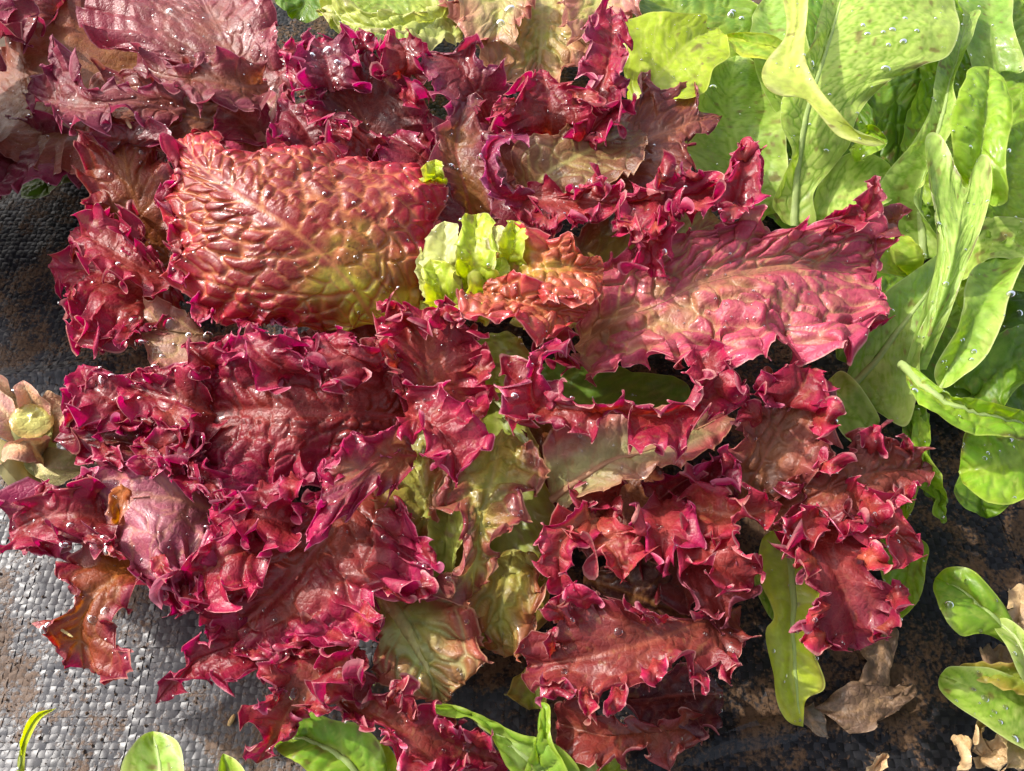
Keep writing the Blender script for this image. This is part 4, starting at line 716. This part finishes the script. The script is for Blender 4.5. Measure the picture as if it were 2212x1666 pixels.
def cut_face():
    c = W(67, 909, .0365); ax = norm(W(67, 909, .0365)-W(74, 960, .016)); a = norm(np.cross(ax, (0, 1, .2))); b = np.cross(ax, a)
    R = np.linspace(0, 1, 9)[:, None]; th = np.linspace(0, 2*math.pi, 29)[None, :]
    wob = 1+.14*(noise2(np.cos(th)*1.5+4, np.sin(th)*1.5+4, 6)-.5)
    h = .0007*(1-R**4)+(fbm(np.cos(th)*R*3+7, np.sin(th)*R*3+7, 12, 3)-.5)*.0022
    V = c+a*(np.cos(th)*R*.0080*wob)[..., None]+b*(np.sin(th)*R*.0080*wob)[..., None]+ax*h[..., None]
    f = fbm(np.cos(th)*R*2+7, np.sin(th)*R*2+7, 15, 3)[..., None]
    cc = lerp(np.array((.55, .52, .14)), np.array((.50, .33, .09)), np.clip(sst(.6, 1, R)[..., None]+(f-.5)*1.2, 0, 1))
    mesh_obj('cut_face', (V-np.array(st.location)).reshape(-1, 3), grid_quads(9, 29), M_CUT, st, (0, 0, 0), {'col': cc.reshape(-1, 3)})
M_CUT = leaf_material('cut_stem', 0.18, 0.20, (0.4, 0.3, 0.1), 0.0, 0.6, 1.0, 0.25)
cut_face()
SB = dict(name='leaf_base')
leaf(st, 'stump', [(80,930,2.2),(70,870,3.6),(48,822,4.2)], [(50,900),(35,860),(30,835)], [(110,900),(90,860),(62,830)], **SB)
leaf(st, 'stump', [(95,950,2),(120,890,3.2),(150,870,3.4)], [(85,900),(100,850),(130,855)], [(120,960),(150,920),(162,890)], edge=(.34,.2,.12), **SB)
leaf(st, 'stump', [(100,990,1.6),(70,960,3.6),(30,960,3.8),(5,975,3)], [(110,950),(85,942),(50,945),(15,955)], [(110,1010),(75,1000),(40,995),(5,1000)], mid=(.36,.16,.08), **SB)
leaf(st, 'stump', [(50,985,1),(100,1010,2),(185,1010,1.8)], [(70,975),(120,970),(175,980)], [(60,1010),(110,1045),(180,1035)], mid=(.34,.32,.11), inn=(.4,.36,.14), edge=(.32,.27,.1), **SB)
leaf(st, 'stump', [(70,960,2),(30,910,3.2),(-30,860,3.6)], [(60,920),(35,880),(-10,830)], [(50,970),(10,950),(-30,910)], mid=(.42,.2,.17), **SB)
leaf(st, 'stump', [(60,970,1.4),(10,975,2.2),(-40,960,2.4)], [(40,950),(0,950),(-40,930)], [(50,1000),(0,1000),(-40,990)], **SB)
leaf(st, 'stump', [(60,880,1.2),(20,850,2),(-10,815,2.2)], [(40,860),(20,835),(0,812)], [(50,895),(10,870),(-15,835)], **SB)
tube('leaf_stalk', [(-25, 965, 2.2), (10, 985, 2.4), (40, 1035, 1.8), (95, 1062, .8)], [.0052, .0050, .0045, .004], M_GREEN, st, (.44, .33, .14), 5)

# ------------------------------------------------------------------ small things lying on the mat
def solo(pr, sp, A, B, name, label, cat, group=None, **k): return tag(leaf(None, pr, sp, A, B, name=name, **k), label, cat, group)
solo('yell', [(38,1700,.2),(55,1620,1.6),(80,1555,2.6),(122,1530,2.2)], [(30,1680),(47,1610),(72,1548)], [(48,1690),(62,1620),(88,1560)], 'grass_blade', 'single thin yellow green grass blade bending over at the lower left', 'grass blade', A1=0, bl=0, crum=.0002, rib=.0003)
dl = thing('dead_leaf', at(1860, 1500, 0), 'brown crumpled dead leaf stuck to the wet mat beside the yellow green leaf', 'dead leaf')
leaf(dl, 'dry', [(1905,1340,.3),(1900,1420,.45),(1880,1490,.5),(1850,1520,.4)], [(1860,1370),(1865,1440),(1840,1500)], [(1935,1370),(1930,1440),(1905,1500)], name='blade', mid=(.085,.055,.034), la=.1, lb=.1)
leaf(dl, 'dry', [(1960,1490,.4),(1890,1520,.7),(1830,1540,.7),(1755,1530,.3)], [(1940,1480),(1880,1480),(1830,1490),(1790,1505)], [(1960,1510),(1910,1560),(1860,1585),(1800,1560)], name='blade', la=.1, lb=.1, mid=(.085,.048,.026), inn=(.10,.058,.03), edge=(.11,.062,.034), crum=.003, A1=.004)
leaf(dl, 'dry', [(1880,1540,.5),(1930,1515,.8),(1978,1485,.7)], [(1880,1510),(1930,1495),(1970,1478)], [(1890,1560),(1940,1540),(1980,1500)], name='blade', la=.1, lb=.1, mid=(.085,.048,.026), inn=(.10,.058,.03), edge=(.11,.062,.034), crum=.003)
solo('dry', [(1735,1530,.3),(1755,1560,.5),(1785,1595,.3)], [(1760,1515),(1785,1550)], [(1735,1560),(1765,1590)], 'dead_leaf', 'flat grey brown scrap of dead leaf under the tip of the yellow green leaf', 'dead leaf', la=.05, lb=.05, mid=(.09,.075,.055), inn=(.09,.075,.055), edge=(.11,.09,.065), A1=.001)
solo('straw', [(2060,1590,.6),(2080,1625,1),(2075,1680,.6)], [(2055,1600),(2065,1640)], [(2110,1600),(2100,1640)], 'dried_leaf', 'curled straw coloured dried leaf scrap, left of two at the lower right corner', 'dead leaf', curl=.003)
d2 = thing('dried_leaf', at(2160, 1640, 0), 'crisp tan dried leaf curled like paper in the lower right corner', 'dead leaf')
leaf(d2, 'straw', [(2110,1640,.5),(2150,1620,1.4),(2230,1610,1.6)], [(2110,1600),(2150,1590),(2220,1590)], [(2110,1660),(2150,1650),(2230,1640)], name='blade', curl=-.004)
leaf(d2, 'straw', [(2120,1630,1),(2105,1600,1.6),(2135,1550,1.8)], [(2100,1620),(2100,1580),(2125,1550)], [(2140,1620),(2125,1590),(2140,1560)], name='blade', curl=.002)
leaf(d2, 'straw', [(2230,1640,1),(2190,1600,1.8),(2160,1560,1.8)], [(2220,1600),(2190,1570),(2165,1550)], [(2240,1670),(2180,1640),(2160,1590)], name='blade', mid=(.25,.16,.08))
solo('straw', [(1870,1690,.3),(1895,1655,.8),(1918,1628,.8)], [(1860,1680),(1880,1650),(1905,1630)], [(1890,1690),(1910,1660),(1920,1638)], 'dried_leaf', 'narrow peach coloured dried leaf strip standing at the bottom edge', 'dead leaf', A1=.001, mid=(.42,.24,.13))
solo('dry', [(2160,1395,1),(2155,1440,1.4),(2140,1485,.8)], [(2120,1400),(2125,1440),(2130,1480)], [(2200,1400),(2195,1440),(2170,1480)], 'dead_leaf', 'dark brown dead leaf between the leaves of the small green lettuce', 'dead leaf', mid=(.10,.055,.03), A1=.004)
solo('straw', [(2200,1265,.6),(2205,1310,1.2),(2190,1370,.8)], [(2175,1275),(2185,1320),(2180,1360)], [(2240,1270),(2230,1320),(2210,1370)], 'dead_leaf', 'pale tan dead leaf at the right edge above the small green lettuce', 'dead leaf', mid=(.30,.20,.12))
solo('orange', [(262,1045,6.2),(255,1090,6.6),(262,1135,6.2)], [(240,1060),(232,1100),(250,1125)], [(285,1060),(280,1100),(275,1135)], 'leaf_scrap', 'torn orange brown leaf scrap lying on the pale shiny leaf at the left', 'leaf scrap', mid=(.28,.07,.012), edge=(.24,.06,.015), A1=.001, tooth=.0005)
def seed(px, py, z, l, w, ang, label, colr):
    u = np.linspace(0, math.pi, 9)[:, None]; t = np.linspace(0, 2*math.pi, 11)[None, :]
    r = np.sin(u)**.8
    x = -np.cos(u)*l/2+0*t; y = r*np.cos(t)*w/2; zz = r*np.sin(t)*w/2*.8
    ca, sa = math.cos(ang), math.sin(ang)
    V = np.stack([x*ca-y*sa, x*sa+y*ca, zz], -1)
    c = np.ones((99, 3))*np.asarray(colr)*(.8+.4*hsh(np.arange(99), np.arange(99)*0, 4))[:, None]
    return tag(mesh_obj('seed' if l < .006 else 'straw_bit', V.reshape(-1, 3), grid_quads(9, 11), M_DRY, None, at(px, py, z), {'col': c}), label, 'seed' if l < .006 else 'straw')
def gz(px, py):
    w = W(px, py, 0); return float(ground_z(w[0], w[1]))*100
seed(500, 1556, gz(500, 1556)+.12, .0045, .0020, 1.2, 'small plump tan seed lying on the woven mat near the bottom', (.45, .30, .12))
# ------------------------------------------------------------------ what the camera sees first at each spot of the leaves
bpy.context.view_layer.update()
PX, NN, PP, KK = [], [], [], []
for li, (ob, P, n, pr) in enumerate(LEAVES):
    gn = norm(np.cross(np.gradient(P, axis=0), np.gradient(P, axis=1))); gn = np.where(gn[..., 2:] < 0, -gn, gn)
    PP.append(P.reshape(-1, 3)); NN.append(gn.reshape(-1, 3)); KK.append(np.full(P.shape[0]*P.shape[1], li))
PP = np.vstack(PP); NN = np.vstack(NN); KK = np.concatenate(KK)
rel = PP-np.array(cam.location); xc = rel[:, 0]; yc = rel[:, 1]*CT+rel[:, 2]*ST; zc = -(-rel[:, 1]*ST+rel[:, 2]*CT)
SX = 1106+FPX*xc/zc; SY = 833-FPX*yc/zc
BIN = 5.0
bi = np.floor(SX/BIN).astype(int); bj = np.floor(SY/BIN).astype(int)
ok = (bi >= 0) & (bi < 445) & (bj >= 0) & (bj < 335)
idx = np.nonzero(ok)[0]; order = idx[np.argsort(-zc[idx])]
TOP = np.full((445, 335), -1); TOP[bi[order], bj[order]] = order
def top_at(px, py):
    i, j = int(px/BIN), int(py/BIN)
    best = -1
    for di in (0, 1, -1):
        for dj in (0, 1, -1):
            k = TOP[min(max(i+di, 0), 444), min(max(j+dj, 0), 334)]
            if k >= 0 and (best < 0 or zc[k] < zc[best]): best = k
    return best
s = NT('water')
fr = s.n('ShaderNodeFresnel', {'IOR': 1.45}).outputs[0]
tr = s.n('ShaderNodeBsdfTransparent', {'Color': (.97, .97, .97, 1)})
rf = s.n('ShaderNodeBsdfRefraction', {'Color': (1, 1, 1, 1), 'Roughness': 0.0, 'IOR': 1.33})
gl = s.n('ShaderNodeBsdfGlossy', {'Color': (1, 1, 1, 1), 'Roughness': 0.06})
m1 = s.n('ShaderNodeMixShader', {0: .45, 1: tr.outputs[0], 2: rf.outputs[0]})
m2 = s.n('ShaderNodeMixShader', {0: fr, 1: m1.outputs[0], 2: gl.outputs[0]})
s.t.links.new(m2.outputs[0], s.out.inputs[0]); M_WATER = s.m
def dome_verts(nr, nt, hgt=.62):
    a = np.linspace(0, 1, nr)[:, None]; t = np.linspace(0, 2*math.pi, nt)[None, :]
    rr = np.sin(a*math.pi*.56); zz = np.cos(a*math.pi*.56)*hgt
    return np.stack([rr*np.cos(t), rr*np.sin(t), zz+0*t], -1).reshape(-1, 3)
def frame(nv, sd):
    a = norm(np.cross(nv, np.array((math.sin(sd), math.cos(sd), .2)))); return a, np.cross(nv, a)
DV, DQ = dome_verts(7, 17), grid_quads(7, 17)[:, ::-1]
drop_me = None
def water_drop(px, py, r, label, group, stretch=1.0, ang=0.0):
    global drop_me
    k = top_at(px, py)
    if k < 0: return
    nv = norm(NN[k]); a, b = frame(nv, ang); rad = r*zc[k]/FPX
    if drop_me is None:
        o = mesh_obj('water_drop', DV, DQ, M_WATER); drop_me = o.data
    else:
        o = bpy.data.objects.new('water_drop', drop_me); COL.objects.link(o)
    m = Matrix((tuple(a*rad*stretch)+(0,), tuple(b*rad)+(0,), tuple(nv*rad)+(0,), (0, 0, 0, 1))).transposed()
    m.translation = Vector(PP[k]-nv*rad*.05)
    o.matrix_world = m
    tag(o, label, 'water drop', group)
DROPS = {
 ('@ of the large drops on the crimson lobes at far left', 'drops on the lower left lobes'): [(148,1173,11),(230,1155,14),(222,1182,12),(196,1123,7),(187,1172,7),(151,1129,8),(257,1213,7),(226,1259,7),(220,1310,9),(195,1333,9),(100,1340,8),(103,1357,9),(360,1293,9),(441,1144,10),(130,1110,7),(180,1095,6)],
 ('@ of the drops on the dull pink leaf beside the frills', 'drops on the dull pink leaf'): [(314,731,13),(360,693,14),(292,683,12),(288,744,8),(330,700,6),(345,760,6),(400,720,7)],
 ('@ of the drops on the frills above the cut stem', 'drops on the left frills'): [(213,823,11),(240,810,8),(456,724,12),(300,850,6),(260,560,7),(200,600,6),(330,780,7)],
 ('@ of the drops on the large pale green upright leaf', 'drops on the large pale leaf'): [(1760,134,8),(1908,141,8),(1932,57,7),(1873,69,6),(1945,84,7),(1918,91,5),(1902,62,5),(1858,45,5),(1830,110,4),(1980,60,5),(1960,30,5),(1890,20,5),(1850,180,5)],
 ('@ of the drops on the green leaves at top right', 'drops on the top right green leaves'): [(1570,27,7),(1585,19,6),(1602,33,6),(1547,182,9),(1790,330,5),(1855,335,6),(2100,310,6),(2185,320,6)],
 ('@ of the drops on the long leaves at the right edge', 'drops on the right edge leaves'): [(1978,837,9),(2098,751,7),(2045,609,6),(2180,628,9),(2201,677,7),(2090,770,5),(2060,870,6),(2120,990,5),(2030,855,6)],
 ('@ of the drops on the small wet green lettuce', 'drops on the small green lettuce'): [(2046,1302,10),(2122,1501,9),(2198,1587,10),(2155,1552,6),(2100,1480,5),(2080,1260,6),(2170,1520,6),(2140,1530,5)],
 ('@ of the drops on the yellow green hanging leaf', 'drops on the hanging leaf'): [(1678,1400,5),(1751,1333,6),(1700,1450,4),(1720,1300,4)],
 ('@ of the large drops on the crimson frills along the top', 'drops on the top frills'): [(1036,333,7),(980,353,7),(1433,539,8),(1096,14,10),(1079,45,10),(703,100,11),(720,127,8),(367,17,8),(1310,190,6),(1010,250,6),(940,290,5),(680,110,7),(1110,847,9),(1130,830,6)],
 ('@ of the drops on the brown leaf beside the blistered one', 'drops on the brown leaf'): [(302,314,6),(265,316,7),(311,325,6),(310,350,5),(240,370,5)],
 ('@ of the drops on the dark red lower middle leaves', 'drops on the lower middle leaves'): [(960,1250,7),(1130,1100,6),(1010,1340,6),(1240,1330,7),(1330,1360,10),(1220,1440,8),(820,1150,7),(880,1120,6),(640,1500,12),(740,1560,8),(600,1500,8)],
}
ORD = ['leftmost', 'second from left', 'third from left', 'fourth from left', 'fifth from left', 'fifth from right', 'fourth from right', 'third from right', 'second from right', 'rightmost']
for (lab, grp), ds in DROPS.items():
    ds = sorted(sorted(ds, key=lambda q: -q[2])[:10]); n = len(ds)
    for i, (x, y, r) in enumerate(ds):
        word = ORD[i] if i < (n+1)//2 else ORD[10-n+i]
        water_drop(x, y, r, lab.replace('@', word), grp, 1.0+.35*((i*37) % 10)/10, i*1.7)
# fine spray of beads that nobody could count
rng = np.random.default_rng(11)
bv, bq = dome_verts(4, 8, .7), grid_quads(4, 8)[:, ::-1]
BV, BQ = [], []
for i in range(3800):
    x, y = rng.uniform(0, 2212), rng.uniform(0, 1666)
    if noise2(np.array(x/130), np.array(y/130), 77) < .38: continue
    k = TOP[int(x/BIN), int(y/BIN)]
    if k < 0: continue
    rad = (.00018+.00085*rng.random()**4); nv = norm(NN[k]); a, b = frame(nv, i)
    BQ.append(bq+len(BV)*len(bv)); BV.append(PP[k]+(bv[:, :1]*a+bv[:, 1:2]*b+(bv[:, 2:]-.05)*nv)*rad)
o = mesh_obj('water_beads', np.vstack(BV), np.vstack(BQ), M_WATER); tag(o, 'fine water beads sprayed over the lettuce leaves', 'water', None, 'stuff')
k = top_at(283, 262); seed(283, 262, 0, .0075, .0018, -1.0, 'pale straw bit caught on the red frill at the upper left', (.55, .42, .22)).location = PP[k]+NN[k]*.0006
k = top_at(410, 1368); seed(140, 1365, 0, .009, .0010, -.5, 'thin yellow straw bit on the orange brown lobe at the lower left', (.5, .4, .16)).location = PP[top_at(140, 1368)]+NN[top_at(140, 1368)]*.0006
# soil crumbs where the soil lies on the mat
oc = np.array([(1, 0, 0), (-1, 0, 0), (0, 1, 0), (0, -1, 0), (0, 0, 1), (0, 0, -1)], float)
of = np.array([(0, 2, 4), (2, 1, 4), (1, 3, 4), (3, 0, 4), (2, 0, 5), (1, 2, 5), (3, 1, 5), (0, 3, 5)])
CV, CF = [], []
for i in range(9000):
    x, y = rng.uniform(-30, 2240), rng.uniform(500, 1690)
    w = W(x, y, 0)
    if fbm(np.array(w[0]/.035), np.array(w[1]/.035), 21, 3) < .50: continue
    r = .00016+.0008*rng.random()**5
    CF.append(of+len(CV)*6); CV.append(np.array((w[0], w[1], float(ground_z(w[0], w[1]))+.0005))+oc*r*rng.uniform(.5, 1.2, (6, 1)))
o = mesh_obj('soil_crumbs', np.vstack(CV), np.vstack(CF), M_SOIL, None, (0, 0, 0), None, False); tag(o, 'brown soil crumbs strewn over the woven black mat', 'soil', None, 'stuff')
# shallow water standing in the fold of the mat
pts = [(1470,1655),(1500,1610),(1560,1585),(1620,1560),(1700,1545),(1745,1560),(1735,1590),(1660,1615),(1580,1628),(1510,1650)]
c = spline(pts+pts[:1], 80); c = W(c[:, 0], c[:, 1], .0022); m = c.mean(0)
R = np.linspace(0, 1, 14)[:, None, None]
V = m+(c-m)[None]*R*(1+.05*(noise2(np.arange(80)*.4, np.zeros(80), 3)-.5))[None, :, None]
V[..., 2] = ground_z(m[0], m[1])+.0007+.0003*(noise2(V[..., 0]/.006, V[..., 1]/.006, 3)-.5)
s = NT('standing_water')
fr = s.n('ShaderNodeFresnel', {'IOR': 1.4}).outputs[0]
m2 = s.n('ShaderNodeMixShader', {0: fr, 1: s.n('ShaderNodeBsdfTransparent', {'Color': (.8, .78, .76, 1)}).outputs[0], 2: s.n('ShaderNodeBsdfGlossy', {'Roughness': .05}).outputs[0]})
s.t.links.new(m2.outputs[0], s.out.inputs[0])
tag(mesh_obj('puddle_water', V.reshape(-1, 3), grid_quads(14, 80), s.m), None, None, None, 'structure')
